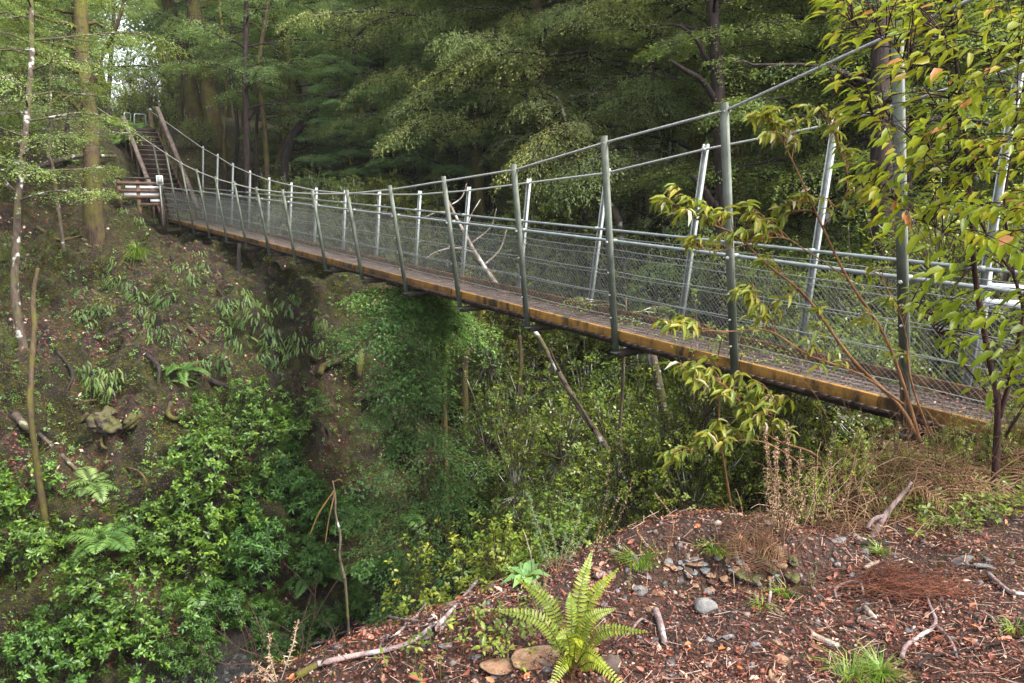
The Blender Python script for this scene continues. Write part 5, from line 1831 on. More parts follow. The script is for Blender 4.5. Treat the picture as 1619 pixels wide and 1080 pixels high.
def gravel():
    P, N = on_plat(10000)
    n = len(P)
    dist = np.linalg.norm(P, axis=1)
    g = Geo()
    patch = fbm(P * .9, 3, 61)
    keep = rng.random(n) < np.clip(.55 + patch * 1.3 - .10 * (P[:, 0] - .8), .05, 1)
    P, N = P[keep], N[keep]
    n = len(P)
    cube = np.array([(-1, -1, -1), (1, -1, -1), (1, 1, -1), (-1, 1, -1), (-1, -1, 1), (1, -1, 1), (1, 1, 1), (-1, 1, 1)], float)
    F = np.array([(0, 3, 2, 1), (4, 5, 6, 7), (0, 1, 5, 4), (1, 2, 6, 5), (2, 3, 7, 6), (3, 0, 4, 7)])
    s = np.exp(rng.normal(math.log(.0085), .48, n))
    dims = np.stack([s * rng.uniform(.8, 1.5, n), s * rng.uniform(.6, 1.1, n), s * rng.uniform(.18, .55, n)], -1)
    V = cube[None] * (1 + rng.normal(0, .22, (n, 8, 3)))
    V[:, 4:, :2] *= rng.uniform(.45, .85, (n, 1, 1))
    V = V * dims[:, None, :]
    a = rng.uniform(0, 6.283, n)
    N = nrm(N + rng.normal(0, .28, (n, 3)))
    e1 = nrm(np.cross(N, np.stack([np.cos(a), np.sin(a), a * 0], -1)))
    e2 = np.cross(N, e1)
    W = P[:, None, :] + V[..., 0:1] * e1[:, None] + V[..., 1:2] * e2[:, None] + V[..., 2:3] * N[:, None] + (N * dims[:, 2:3] * .5)[:, None]
    Q = (F[None] + (np.arange(n) * 8)[:, None, None]).reshape(-1, 4)
    g.add(W.reshape(-1, 3), Q, r=np.repeat(rng.random(n), 6))
    return g


def chipmat():
    def f(nt):
        at_ = nd(nt, 'ShaderNodeAttribute', attribute_name='rnd')
        c = ramp(nt, at_.outputs['Fac'], [(0, (.045, .040, .040)), (.22, (.085, .082, .088)), (.42, (.075, .050, .040)), (.60, (.15, .11, .085)), (.74, (.12, .128, .145)), (.86, (.24, .17, .12)), (.95, (.20, .20, .205)), (1, (.30, .255, .20))])
        return mixc(nt, noise(nt, 60, 4, .7, objc(nt)), c, mixc(nt, .5, c, (.02, .016, .012)))
    return surf('stone_chips', f, .62, .4)


M_CHIP = chipmat()
tag(gravel().build('gravel', M_CHIP), 'shale chips and small stones over the near bank', kind='stuff')


def litter():
    P, N = on_plat(300000, 8.0)
    n = len(P)
    patch = fbm(P * 1.1 + 3, 3, 63)
    keep = rng.random(n) < np.clip(.62 + patch * 1.1 + .14 * (P[:, 0] - .5), .15, 1)
    P, N = P[keep], N[keep]
    n = len(P)
    g = Geo()
    D = nrm(np.cross(N, rng.normal(0, 1, (n, 3))) + N * rng.normal(.1, .2, (n, 1)))
    big = rng.random(n) < .02
    L = np.where(big, rng.uniform(.026, .046, n), rng.uniform(.006, .019, n))
    r = np.clip(rng.beta(1.35, 1.9, n) + .22 * fbm(P * 2.2, 2, 66) + np.where(big, .22, 0), 0, 1)
    hump = (np.abs(P[:, 0] - 1.0) < .55) & (P[:, 1] > 2.95) & (P[:, 1] < 3.3) & (rng.random(n) < .5)
    P, N, D, big, L, r = P[~hump], N[~hump], D[~hump], big[~hump], L[~hump], r[~hump]
    n = len(P)
    Nn = nrm(N + rng.normal(0, .42, (n, 3)))
    P = P + N * rng.uniform(.003, .018, (n, 1))
    sm = ~big
    g.cards(P[sm], D[sm], Nn[sm], L[sm], L[sm] * rng.uniform(.5, .75, sm.sum()), 'diamond', r=r[sm], fold=.18, droop=-.1)
    g.cards(P[big], D[big], Nn[big], L[big], L[big] * rng.uniform(.45, .7, big.sum()), 'ovate', r=r[big], fold=.2, droop=-.1)
    # short needles and twig bits
    m = 24000
    k = rng.integers(0, n, m)
    d = nrm(np.cross(N[k], rng.normal(0, 1, (m, 3))) + N[k] * rng.normal(.02, .12, (m, 1)))
    A = P[k] + rng.normal(0, .02, (m, 3)) * np.array([1, 1, .1]) + N[k] * .006
    ln = rng.uniform(.015, .09, m)[:, None]
    g.segs(A, A + d * ln, rng.uniform(.0006, .0018, m), r=np.tile(rng.choice([.05, .12, .3, .45, .86, .9], m), 3))
    return g


tag(litter().build('leaf_litter', M_LITTER), 'red brown beech leaf litter and needles over the near bank', kind='stuff')


def front_moss():
    P, N = on_plat(9000, 7.0)
    mo = fbm(P * 1.6, 3, 90) + .08 * (P[:, 1] - 3.2) + .05 * P[:, 0]
    k = mo > .30 - .12 * (P[:, 0] > 1.5)
    P, N = P[k], N[k]
    g = Geo()
    for q in range(5):
        n = len(P)
        g.cards(P + rng.normal(0, .02, (n, 3)) * np.array([1, 1, .1]) + N * .004, nrm(N + rng.normal(0, .5, (n, 3))), nrm(rng.normal(0, 1, (n, 3))), rng.uniform(.008, .022, n), rng.uniform(.004, .008, n), 'diamond',
                r=np.clip(.55 + rng.normal(0, .22, n), 0, 1))
    return g


tag(front_moss().build('moss', M_MOSSTUFT), 'yellow green moss patches on the near bank', kind='stuff')

STONES = [
    (1116, 966, (36, 30, 30), M_STG, 'grey brown rounded boulder in front of the rubble hump', .9, 0),
    (1014, 937, (32, 24, 20), M_STG, 'pale grey stone beside the fern', .8, .4),
    (1040, 940, (20, 18, 14), M_STO, 'small pinkish stone next to the pale grey one', .7, .2),
    (1032, 968, (18, 24, 14), M_STO, 'upright buff stone chip below the pale grey stone', .8, 1.2),
    (1096, 892, (34, 16, 10), M_STO, 'flat buff stone on top of the rubble hump', .5, -.2),
    (1122, 936, (18, 14, 10), M_STO, 'angular pinkish stone left of the boulder, on the hump side', .7, .3),
    (850, 1042, (84, 48, 30), M_STO, 'broad orange brown slab under the fern', .5, .25),
    (792, 1052, (62, 56, 26), M_STO, 'tilted orange slab at the bottom by the fern', .5, .7),
    (962, 1060, (50, 40, 40), M_STD, 'dark brown stone half hidden under the fern', .9, .3),
    (1230, 1022, (20, 22, 16), M_STO, 'ochre stone near the grass tuft, upper one', .8, .2),
    (1236, 1046, (22, 24, 16), M_STO, 'ochre stone near the grass tuft, lower one', .7, 1.0),
    (1184, 1056, (22, 14, 12), M_STB, 'blue grey shard among the shale chips', .6, .6),
    (1232, 1074, (32, 30, 14), M_STO, 'large buff flake at the bottom edge', .5, .9),
    (1112, 1072, (20, 18, 14), M_STO, 'rounded orange pebble at the bottom edge', .9, 0),
    (1150, 1008, (16, 10, 8), M_STB, 'small smooth grey pebble below the boulder', .7, .2),
    (1192, 1020, (18, 10, 8), M_STB, 'small flat blue pebble left of the ochre stones', .6, 0),
    (1522, 886, (36, 20, 10), M_STG, 'flat greenish slab set in the path, larger piece', .5, -.2),
    (1556, 896, (36, 20, 10), M_STG, 'flat greenish slab set in the path, broken off piece', .5, -.15),
    (1328, 858, (24, 14, 14), M_STG, 'buff stone by the dry bracken', .7, .2),
    (1352, 850, (12, 10, 10), M_STG, 'little round stone beside the moss', .8, .2),
    (1372, 985, (30, 30, 12), M_STD, 'flat brown stone under the rusty fibres', .5, .2),
    (1440, 998, (30, 20, 12), M_STG, 'olive grey stone by the dead twigs', .6, .2),
    (690, 1040, (28, 12, 8), M_STO, 'pale flat stone at the lower slope of the shale', .5, 0),
    (706, 1022, (26, 16, 8), M_STG, 'pale grey flat stone above the lower shale', .5, .3),
    (752, 1040, (16, 14, 8), M_STB, 'grey green stone chip beside the orange slab', .5, .3),
    (706, 985, (26, 16, 10), M_STG, 'whitish broken stone on the shale slope', .6, .3),
    (1068, 1068, (24, 14, 10), M_STB, 'dark slate pebble at the bottom edge', .6, .3),
    (785, 1068, (20, 16, 12), M_STB, 'small grey stone at the bottom under the slab', .6, .3),
    (940, 1030, (16, 12, 12), M_STO, 'orange leaf coloured stone at the fern foot', .6, .3),
]
for i, (x, y, s, m, lab, fl, rz) in enumerate(STONES):
    put_rock('stone', lab, x, y, s, m, 500 + i, flat=fl, rz=rz, sink=.15)
# rubble of the hump
for i in range(46):
    x, y = rng.normal(1105, 70), rng.normal(905, 18)
    s = rng.uniform(6, 15)
    put_rock('stone', 'small broken stone in the rubble hump at the edge', x, y, (s * 1.3, s, s * .9), [M_STG, M_STO, M_STB, M_STD][rng.integers(4)], 600 + i, flat=.6, rz=rng.uniform(0, 3), group='stones of the rubble hump', sink=.1)
for i in range(9):
    x, y = rng.uniform(1170, 1260), rng.uniform(868, 925)
    put_rock('clod', 'mossy clod of earth at the right end of the rubble hump', x, y, (rng.uniform(18, 34), 22, 16), M_STM, 700 + i, flat=.8, rz=rng.uniform(0, 3), group='mossy clods of the rubble hump', smooth=True, cat='clod', sink=.25)

# sticks and twigs
STK = [
    ('fallen_log', 'short barkless log lying on the crest with a rotten open end', 'log', [(688, 899), (730, 896), (784, 892)], [20, 16, 12], M_BARKL, .5),
    ('stick', 'broken pale stick pointing up beside the dead stem', 'stick', [(586, 942), (574, 925), (558, 905)], [12, 10, 10], M_BARKL, 1.2),
    ('stick', 'barkless pinkish stick lying right of the fern', 'stick', [(1036, 970), (1044, 992), (1049, 1020)], [11, 10, 9], M_TWIGG, .5),
    ('fallen_branch', 'long thin dead branch lying down the shale slope', 'branch', [(762, 912), (724, 962), (690, 992), (640, 1028), (560, 1046), (500, 1060)], [4, 5, 6, 7, 8, 8], M_TWIGG, 1.2),
    ('twig', 'thin grey twig crossing the long dead branch', 'twig', [(680, 948), (650, 985), (612, 1010), (596, 1038)], [2.5, 3, 3.5, 4], M_TWIGG, 1.2),
    ('twig', 'forked pale twig on the upper shale slope', 'twig', [(590, 958), (612, 976), (640, 984), (690, 978)], [3, 4, 4, 2.5], M_TWIGG, 1.0),
    ('fallen_branch', 'mossy stick end at the bottom left of the shale', 'branch', [(470, 1078), (500, 1058), (520, 1045)], [12, 10, 8], M_BARKM, .7),
    ('twig', 'slim grey stick left of the mossy stick end', 'twig', [(440, 1040), (480, 1025), (530, 1012)], [5, 5, 4], M_TWIGG, .7),
    ('stick', 'white birch like stick lying by the ochre stones', 'stick', [(1280, 1008), (1302, 1018), (1326, 1026)], [9, 9, 8], M_BARKW, .6),
    ('stick', 'short pale splinter near the coil of rusty fibres', 'stick', [(1364, 902), (1376, 896), (1386, 892)], [6, 6, 5], M_BARKW, .6),
    ('twig', 'crooked whitish twig inside the red litter', 'twig', [(1320, 952), (1322, 936), (1340, 926), (1358, 926), (1366, 944)], [4, 4, 4, 3.5, 3], M_TWIGG, 1.6),
    ('stick', 'pale stub of wood below the rusty fibres', 'stick', [(1368, 966), (1374, 974), (1382, 982)], [8, 8, 7], M_BARKW, .6),
    ('twig', 'branching dark twig beside the grass tuft', 'twig', [(1424, 1046), (1432, 1030), (1450, 1014), (1478, 992), (1470, 962), (1464, 940)], [6, 6, 5, 5, 4, 3], M_TWIGG, 1.2),
    ('twig', 'pale arm of twig reaching down past the dark twig', 'twig', [(1478, 992), (1500, 1012), (1510, 1030), (1514, 1046)], [4, 4, 4, 3], M_TWIGG, 1.0),
    ('twig', 'long thin twig curling over the leaf litter by the corner', 'twig', [(1448, 1060), (1470, 1044), (1510, 1038), (1560, 1026), (1600, 1016)], [5, 5, 4, 4, 3], M_BARKD, 1.0),
    ('twig', 'thin pale twig among the leaves above the corner', 'twig', [(1548, 968), (1568, 980), (1580, 1000), (1588, 1018)], [3, 3.5, 3, 2.5], M_TWIGG, 1.0),
    ('twig', 'grey twig dropping from the flat slabs', 'twig', [(1564, 912), (1580, 928), (1598, 940), (1618, 942)], [6, 6, 5, 4], M_TWIGG, .8),
    ('twig', 'mauve twig curving above the mossy clods', 'twig', [(1214, 960), (1218, 940), (1216, 924), (1222, 912)], [4, 4, 3, 3], M_TWIGG, 1.4),
    ('stick', 'dark stick on the mossy verge by the bracken', 'stick', [(1350, 862), (1380, 864), (1406, 862)], [5, 6, 5], M_BARKD, .6),
    ('twig', 'thin curved twig just right of the fern', 'twig', [(990, 1010), (1002, 996), (1016, 982), (1030, 990)], [3, 4, 4, 3], M_TWIGG, 1.0),
]
for nm, lab, cat, px, w, mt, lf in STK:
    ground_tube(nm, lab, cat, px, w, mt, lift=lf, wob=.15)


# the stout grey bough rising out of the moss
def bough():
    a = hit(1376, 848)[0]
    d = np.linalg.norm(a)
    k = d / FPX
    t = thing('dead_branch', 'forked grey dead branch poking up out of the mossy verge', 'branch', a)
    P = [[0, 0, -.02], [28 * k, .06, 26 * k], [52 * k, .10, 48 * k], [68 * k, .12, 66 * k]]
    Geo().tube(smooth_path(P, 5), np.linspace(5, 2, 16) * k, 8, wob=.2).build('bough', M_TWIGG, t, smooth=True)
    Geo().tube(smooth_path([[-6 * k, 0, 12 * k], [8 * k, .03, 22 * k], [30 * k, .06, 24 * k]], 5), np.linspace(3, 3, 11) * k, 7, wob=.2).build('side_branch', M_TWIGG, t, smooth=True)


bough()

# fern in front
big_fern(905, 1050, 'bright yellow green fern with upright ladder fronds in the middle of the near bank', .40, .070, 0, 1, M_FERNY) if False else None


def front_fern():
    p, n = hit(905, 1062)
    t = thing('fern', 'bright yellow green fern with ladder like fronds growing on the shale in front', 'fern', p)
    d = np.linalg.norm(p)
    k = d / FPX
    # tip offsets in photo pixels from the crown of the fern, and depth lean
    tips = [(-112, 140, .02), (-78, 165, .16), (-2, 150, .10), (34, 215, .22), (60, 130, .05), (98, 112, -.05), (46, 56, -.16), (6, 110, -.14), (72, 176, .20), (74, 14, -.18), (-40, 22, -.2), (-24, 96, -.05)]
    for i, (dx, dy, dd) in enumerate(tips):
        tip = np.array([dx * k * 1.02, dd, (dy * .64 + 4) * k])
        b = np.array([dx * .06 * k, dd * .1, 0.03 if dy > 50 else .02])
        mid = (tip * .45 + b * .55) + UP * (28 * k) - np.array([dx * .10 * k, 0, 0])
        S = smooth_path([b, mid, tip], 14)
        m = len(S)
        g = Geo()
        g.tube(S, np.linspace(.0032, .0009, m), 5, cap=False, r=.1)
        T = nrm(np.gradient(S, axis=0))
        view = nrm(-p + np.array([rng.normal(0, .5), 0, rng.normal(.4, .3)]))
        L = np.linalg.norm(tip - b)
        u = np.linspace(0, 1, m)
        kk = np.arange(4, m, 1)
        w = .034 * np.sin(np.clip(u[kk], 0, 1) ** .75 * math.pi * .94 + .10) * (L / .35) ** .35
        w = np.maximum(w, .004)
        side = nrm(np.cross(T[kk], np.broadcast_to(view, (len(kk), 3))))
        nn = nrm(np.cross(side, T[kk]))
        rr = rng.uniform(.25, .85)
        for sg in (1, -1):
            D = side * sg + T[kk] * .22 + rng.normal(0, .05, (len(kk), 3)) + nn * rng.uniform(-.1, .25)
            g.cards(S[kk], D, nn + rng.normal(0, .15, (len(kk), 3)), w, np.full(len(kk), L / m * .92), 'long', r=np.clip(rr + rng.normal(0, .1, len(kk)), 0, 1), fold=.06, droop=.06)
        g.build('frond', M_FERNY, t)
    for gb in fern(6, .17, .030, 911, pin=16, el=(-.1, .5), droop=1.2, pw=.3):
        gb.build('dead_frond', M_BROWNLEAF, t)
    g = Geo()
    q = rng.normal(0, 1, (160, 3)) * np.array([.03, .03, .02]) + UP * .015
    g.cards(q, rng.normal(0, 1, (160, 3)) + UP * .4, rng.normal(0, 1, (160, 3)), .04, .012, 'blade')
    g.build('crown_base', M_BROWNLEAF, t)


front_fern()


def spiny(name, label, px, py, stems, mat, smat, sl=.022, dens=260, cat='shrub', dry=False):
    """spiny sprigs: stems given as pixel offsets (dx, dy up, depth lean, bend)"""
    p, n = hit(px, py)
    if p is None:
        return
    k = np.linalg.norm(p) / FPX
    t = thing(name, label, cat, p)
    gs, gl = Geo(), Geo()
    for (dx, dy, dd, bend) in stems:
        tip = np.array([dx * k, dd, dy * k])
        mid = tip * .5 + np.array([bend * k, 0, 6 * k])
        S = smooth_path([[0, 0, -.02], mid, tip], 12)
        m = len(S)
        gs.tube(S, np.linspace(.0030, .0012, m), 5, cap=False)
        L = np.linalg.norm(tip)
        q = int(dens * L)
        u = rng.random(q) * (m - 1) * .82 + .18 * (m - 1)
        i = np.clip(u.astype(int), 0, m - 2)
        C = S[i] + (S[i + 1] - S[i]) * (u - i)[:, None]
        T = nrm(S[i + 1] - S[i])
        D = nrm(rng.normal(0, 1, (q, 3)) + T * .6)
        ln = sl * (1.25 - .7 * u / (m - 1)) * rng.uniform(.5, 1.2, q)
        gl.cards(C, D, rng.normal(0, 1, (q, 3)), ln, .0030, 'blade')
        # branchlets of spines
        C2 = C + D * (ln * .6)[:, None]
        for e in range(2):
            gl.cards(C2, nrm(D + rng.normal(0, .7, (q, 3))), rng.normal(0, 1, (q, 3)), ln * .6, .0024, 'blade')
    gs.build('stems', smat, t)
    gl.build('spines', mat, t)


spiny('gorse_sprig', 'grey green spiny gorse sprig rising behind the fern', 880, 905, [(-44, 118, .1, -6), (-14, 78, .05, 4), (40, 95, .15, 8), (-26, 40, .0, -8), (16, 50, .1, 2), (62, 75, .1, 6)], M_GORSE, M_TWIGO, dens=420)
spiny('gorse_sprig', 'small spiny green gorse sprig in front of the fern foot', 862, 990, [(-24, 60, .02, -4), (-4, 84, .04, 3), (-30, 26, -.02, -6)], M_GORSE, M_TWIGO, sl=.014, dens=320)
spiny('gorse_sprig', 'tiny green sprout beside the grey stones', 992, 938, [(2, 46, 0, 2)], M_GORSE, M_TWIGO, sl=.012, dens=420)
spiny('gorse_sprig', 'tiny green sprout standing in the red litter', 1284, 928, [(2, 40, 0, 2), (-5, 24, 0, -2)], M_GORSE, M_TWIGO, sl=.012, dens=420)
spiny('gorse_sprig', 'thin green sprout on the mossy path verge', 1512, 860, [(4, 62, 0, 2), (16, 44, .02, 2)], M_GORSE, M_TWIGO, sl=.014, dens=300)
spiny('dead_gorse', 'dead tan gorse bush bristling on the crest beside the log', 634, 930, [(-2, 92, .05, -4), (-26, 60, 0, -8), (60, 120, .15, 8), (78, 80, .1, 10), (-34, 26, -.05, -6), (30, 64, .1, 8), (96, 50, .1, 6)], M_TANTWIG, M_BARKW, sl=.03, dens=420)
spiny('dead_gorse', 'dead tan gorse stems drooping at the bottom of the shale slope', 440, 1078, [(-14, 60, .05, -6), (-34, 30, 0, -4), (20, 70, .1, 6), (-48, 8, 0, 0)], M_TANTWIG, M_BARKW, sl=.02, dens=320)
spiny('dead_gorse', 'dry brown gorse twigs by the broken pale stick', 556, 985, [(-4, 50, .05, -2), (-22, 34, 0, -6), (20, 44, .05, 4)], M_TANTWIG, M_TWIGR, sl=.016, dens=300)
spiny('dead_gorse', 'thin dry reddish stems leaning right behind the fern', 925, 905, [(42, 150, .2, 8), (60, 110, .15, 2), (22, 70, .1, 10), (80, 130, .2, 14)], M_TANTWIG, M_TWIGR, sl=.012, dens=130)
spiny('dead_gorse', 'pair of thin dry stalks bending over the crest by the stream view', 1052, 884, [(-14, 92, .1, 20), (-40, 40, .1, -14), (-20, 30, 0, -6)], M_TANTWIG, M_TWIGO, sl=.012, dens=160)
spiny('dead_gorse', 'tall tan dead gorse thicket at the crest, spiky and dense', 1236, 862, [(-6, 150, .1, -4), (14, 170, .15, 4), (-24, 110, .05, -8), (30, 130, .1, 6), (4, 120, .2, 0), (-14, 160, .2, -2), (44, 96, .1, 8)], M_TANTWIG, M_TWIGR, sl=.026, dens=340)
spiny('dead_gorse', 'second dead gorse clump, thinner, nearer the dry bracken', 1300, 850, [(-10, 110, .1, -4), (20, 120, .15, 4), (40, 80, .05, 8), (-30, 70, .05, -8)], M_TANTWIG, M_TWIGR, sl=.022, dens=240)


# brown dead bracken, heaped below the deck end
def bracken(label, px, py, seed, w, h, n=6, mat=M_BROWNLEAF, lift=0.0, twigs=60):
    p, nn = hit(px, py)
    if p is None:
        return
    p = p + UP * lift
    k = np.linalg.norm(p) / FPX
    t = thing('dead_bracken', label, 'bracken', p)
    g = merge(fern(n, h * k * 1.25, w * k * .28, seed, pin=24, el=(.3, 1.4), droop=2.8, pw=.10, shape='blade', curl=.22))
    g2 = merge(fern(n, h * k * .8, w * k * .34, seed + 1, pin=20, el=(.1, 1.3), droop=2.6, pw=.09, shape='blade', curl=-.25))
    merge([g, g2]).build('dry_fronds', mat, t)
    gt = Geo()
    for i in range(twigs):
        a = rng.normal(0, 1, 3) * np.array([w * .35, w * .25, 0]) * k
        b = a + rng.normal(0, 1, 3) * np.array([w * .4, w * .25, 0]) * k + UP * abs(rng.normal(.6, .35)) * h * k
        S = curve_pts(a, b, 9, sag=-h * k * rng.uniform(-.05, .35), wob=.12 * h * k, seed=i + seed)
        gt.tube(S, np.linspace(.0020, .0007, 9), 4, cap=False, r=rng.random())
    gt.build('twigs', M_TANTWIG if rng.random() < .25 else M_BROWNLEAF, t)


BRK = [
    ('rusty dead bracken heap directly under the end of the deck', 1390, 800, 150, 110, 0), ('dead bracken heap right of the rusty one, in front of the tree foot', 1470, 770, 140, 110, 0),
    ('brown bracken tangle at the foot of the multi stemmed tree', 1550, 745, 140, 120, 0), ('brown bracken tangle filling the photo edge below the deck', 1610, 735, 120, 110, 0),
    ('low dry bracken sprawled before the dead gorse', 1330, 830, 130, 80, 0), ('light tan bracken curling over the crest below dead gorse', 1190, 868, 110, 60, 0),
    ('reddish bracken mat on the verge above the moss', 1430, 810, 140, 60, 0), ('arching dead bracken behind the rusty heap', 1340, 770, 150, 130, 0),
    ('arching dead bracken by the post foot', 1420, 735, 130, 110, 0),
]
for i, (lab, x, y, w, h, lf) in enumerate(BRK):
    bracken(lab, x, y, 800 + i * 3, w, h * 1.25, lift=lf)


for i, (x, y, sc, lab, col) in enumerate(((1412, 790, .22, 'small leafy shrub poking through the rusty bracken', (1.2, 1.1, .7)), (1490, 760, .26, 'leafy shrub between bracken and the multi stemmed trunk', (1.1, 1.1, .7)), (1345, 800, .30, 'little yellow green shrub in front of the arching bracken', (1.3, 1.15, .7)),
                                      (1555, 750, .30, 'green shrub before the last of the deck edge', (1.0, 1.05, .7)), (1615, 740, .34, 'leafy shrub at the photo edge against the deck', (1.05, 1.1, .7)), (1270, 835, .26, 'seedling shrub beside the tan gorse thicket', (1.2, 1.15, .7)))):
    p, n = hit(x, y)
    shrub('sparse%d' % (i % 2), lab, p - UP * .05, sc, col)


def coil():
    p, n = hit(1438, 930)
    k = np.linalg.norm(p) / FPX
    t = thing('fibre_tangle', 'tangled nest of rusty red dead fibres lying on the litter', 'dead plant', p)
    g = Geo()
    for i in range(240):
        a = rng.uniform(0, 6.28)
        r = rng.uniform(22, 46) * k * (1 + .5 * (i % 3 == 0))
        ln = rng.uniform(.5, 2.2)
        ths = a + np.linspace(0, ln, 10)
        off = rng.normal(0, 6 * k, 3)
        S = np.stack([np.cos(ths) * r * 1.25, np.sin(ths) * r * .8, .012 + .085 * np.abs(np.sin(ths * 1.6 + i)) * rng.random() + 0 * ths], -1) + off * np.array([1, 1, .4])
        if i % 3 == 0:
            S = curve_pts([rng.normal(-60, 40) * k, rng.normal(0, 26) * k, .02], [rng.normal(40, 50) * k, rng.normal(-10, 30) * k, .02], 10, sag=-.03, wob=.05, seed=i)
        g.tube(S + rng.normal(0, .005, S.shape), .0011, 3, cap=False, r=rng.random())
    g.build('fibres', M_RUST, t)


coil()

tuft(1392, 1070, 'bright green grass tuft at the bottom of the near bank', 90, .10, .0030, M_GRASS, 5, spread=.75, droop=.6, r=.055)
tuft(1345, 1078, 'thin grass blades left of the green tuft', 40, .15, .0036, M_GRASS, 6, spread=1.1, droop=.5, r=.05)
tuft(1240, 946, 'sparse yellow grass blades under the mauve twig', 16, .13, .005, M_GRASS, 7, spread=1.0, droop=.6, r=.03)
tuft(1205, 962, 'little yellow grass tuft beside the boulder', 14, .09, .004, M_GRASS, 8, spread=1.1, droop=.6, r=.02)
tuft(1390, 880, 'small grass tuft growing by the dark stump', 26, .10, .004, M_GRASS, 9, spread=.7, r=.02)
tuft(1130, 872, 'dry mossy grass on the crest of the rubble hump', 60, .09, .004, M_GRASS, 10, spread=1.0, r=.06)
tuft(1010, 892, 'short fresh grass at the crest by the stream view', 70, .10, .004, M_GRASS, 12, spread=.8, r=.08)
tuft(745, 898, 'green grass peeping from behind the fallen log', 40, .10, .0045, M_GRASS, 13, spread=.8, r=.05)
tuft(1605, 1000, 'short grass blades near the photo edge', 30, .08, .004, M_GRASS, 14, spread=1.0, r=.04)


def herbs():
    # foxglove-like rosette behind the fern
    p, n = hit(832, 918)
    t = thing('leafy_herb', 'pale soft leaved herb rosette to one side behind the fern', 'plant', p)
    g = Geo()
    for i in range(12):
        a = i * 2.4
        e = rng.uniform(.25, 1.1)
        D = np.array([[math.cos(a) * math.cos(e), math.sin(a) * math.cos(e), math.sin(e)]])
        N = np.array([[-math.cos(a) * math.sin(e), -math.sin(a) * math.sin(e), math.cos(e)]])
        g.cards(np.array([[0, 0, .01]]), D, N, rng.uniform(.06, .13), rng.uniform(.035, .06), 'long', droop=.35, fold=.12)
    o = g.build('leaves', M_FERN, t)
    o.color = (2.2, 1.9, 2.6, 1)
    g = Geo().tube([[.03, 0, 0], [.02, .02, .12], [-.01, .03, .22]], [.003, .0025, .002], 5)
    g.build('stalk', M_BARKW, t)
    for i, (x, y, s, lab) in enumerate(((1510, 820, .06, 'low green seedlings on the mossy verge, upper patch'), (1450, 815, .05, 'low green seedlings on the mossy verge by the bracken'), (1570, 800, .06, 'low green weeds at the foot of the leafy tree'), (1600, 770, .07, 'leafy weeds at the photo edge under the tree'), (770, 1005, .05, 'small green seedlings on the shale beside the fern'))):
        p, n = hit(x, y)
        if p is None:
            continue
        m = 60
        g = Geo()
        C = rng.normal(0, 1, (m, 3)) * np.array([.16, .14, 0]) + UP * rng.uniform(.02, .10, (m, 1))
        rosettes(g, C, UP + rng.normal(0, .3, (m, 3)), s * .6, s * .32, 6, .2, 'ovate')
        g.segs(C - UP * .1, C, .0012)
        o = g.build('low_weeds', M_BRIGHT)
        o.location = Vector(p)
        tag(o, lab, kind='stuff')


herbs()


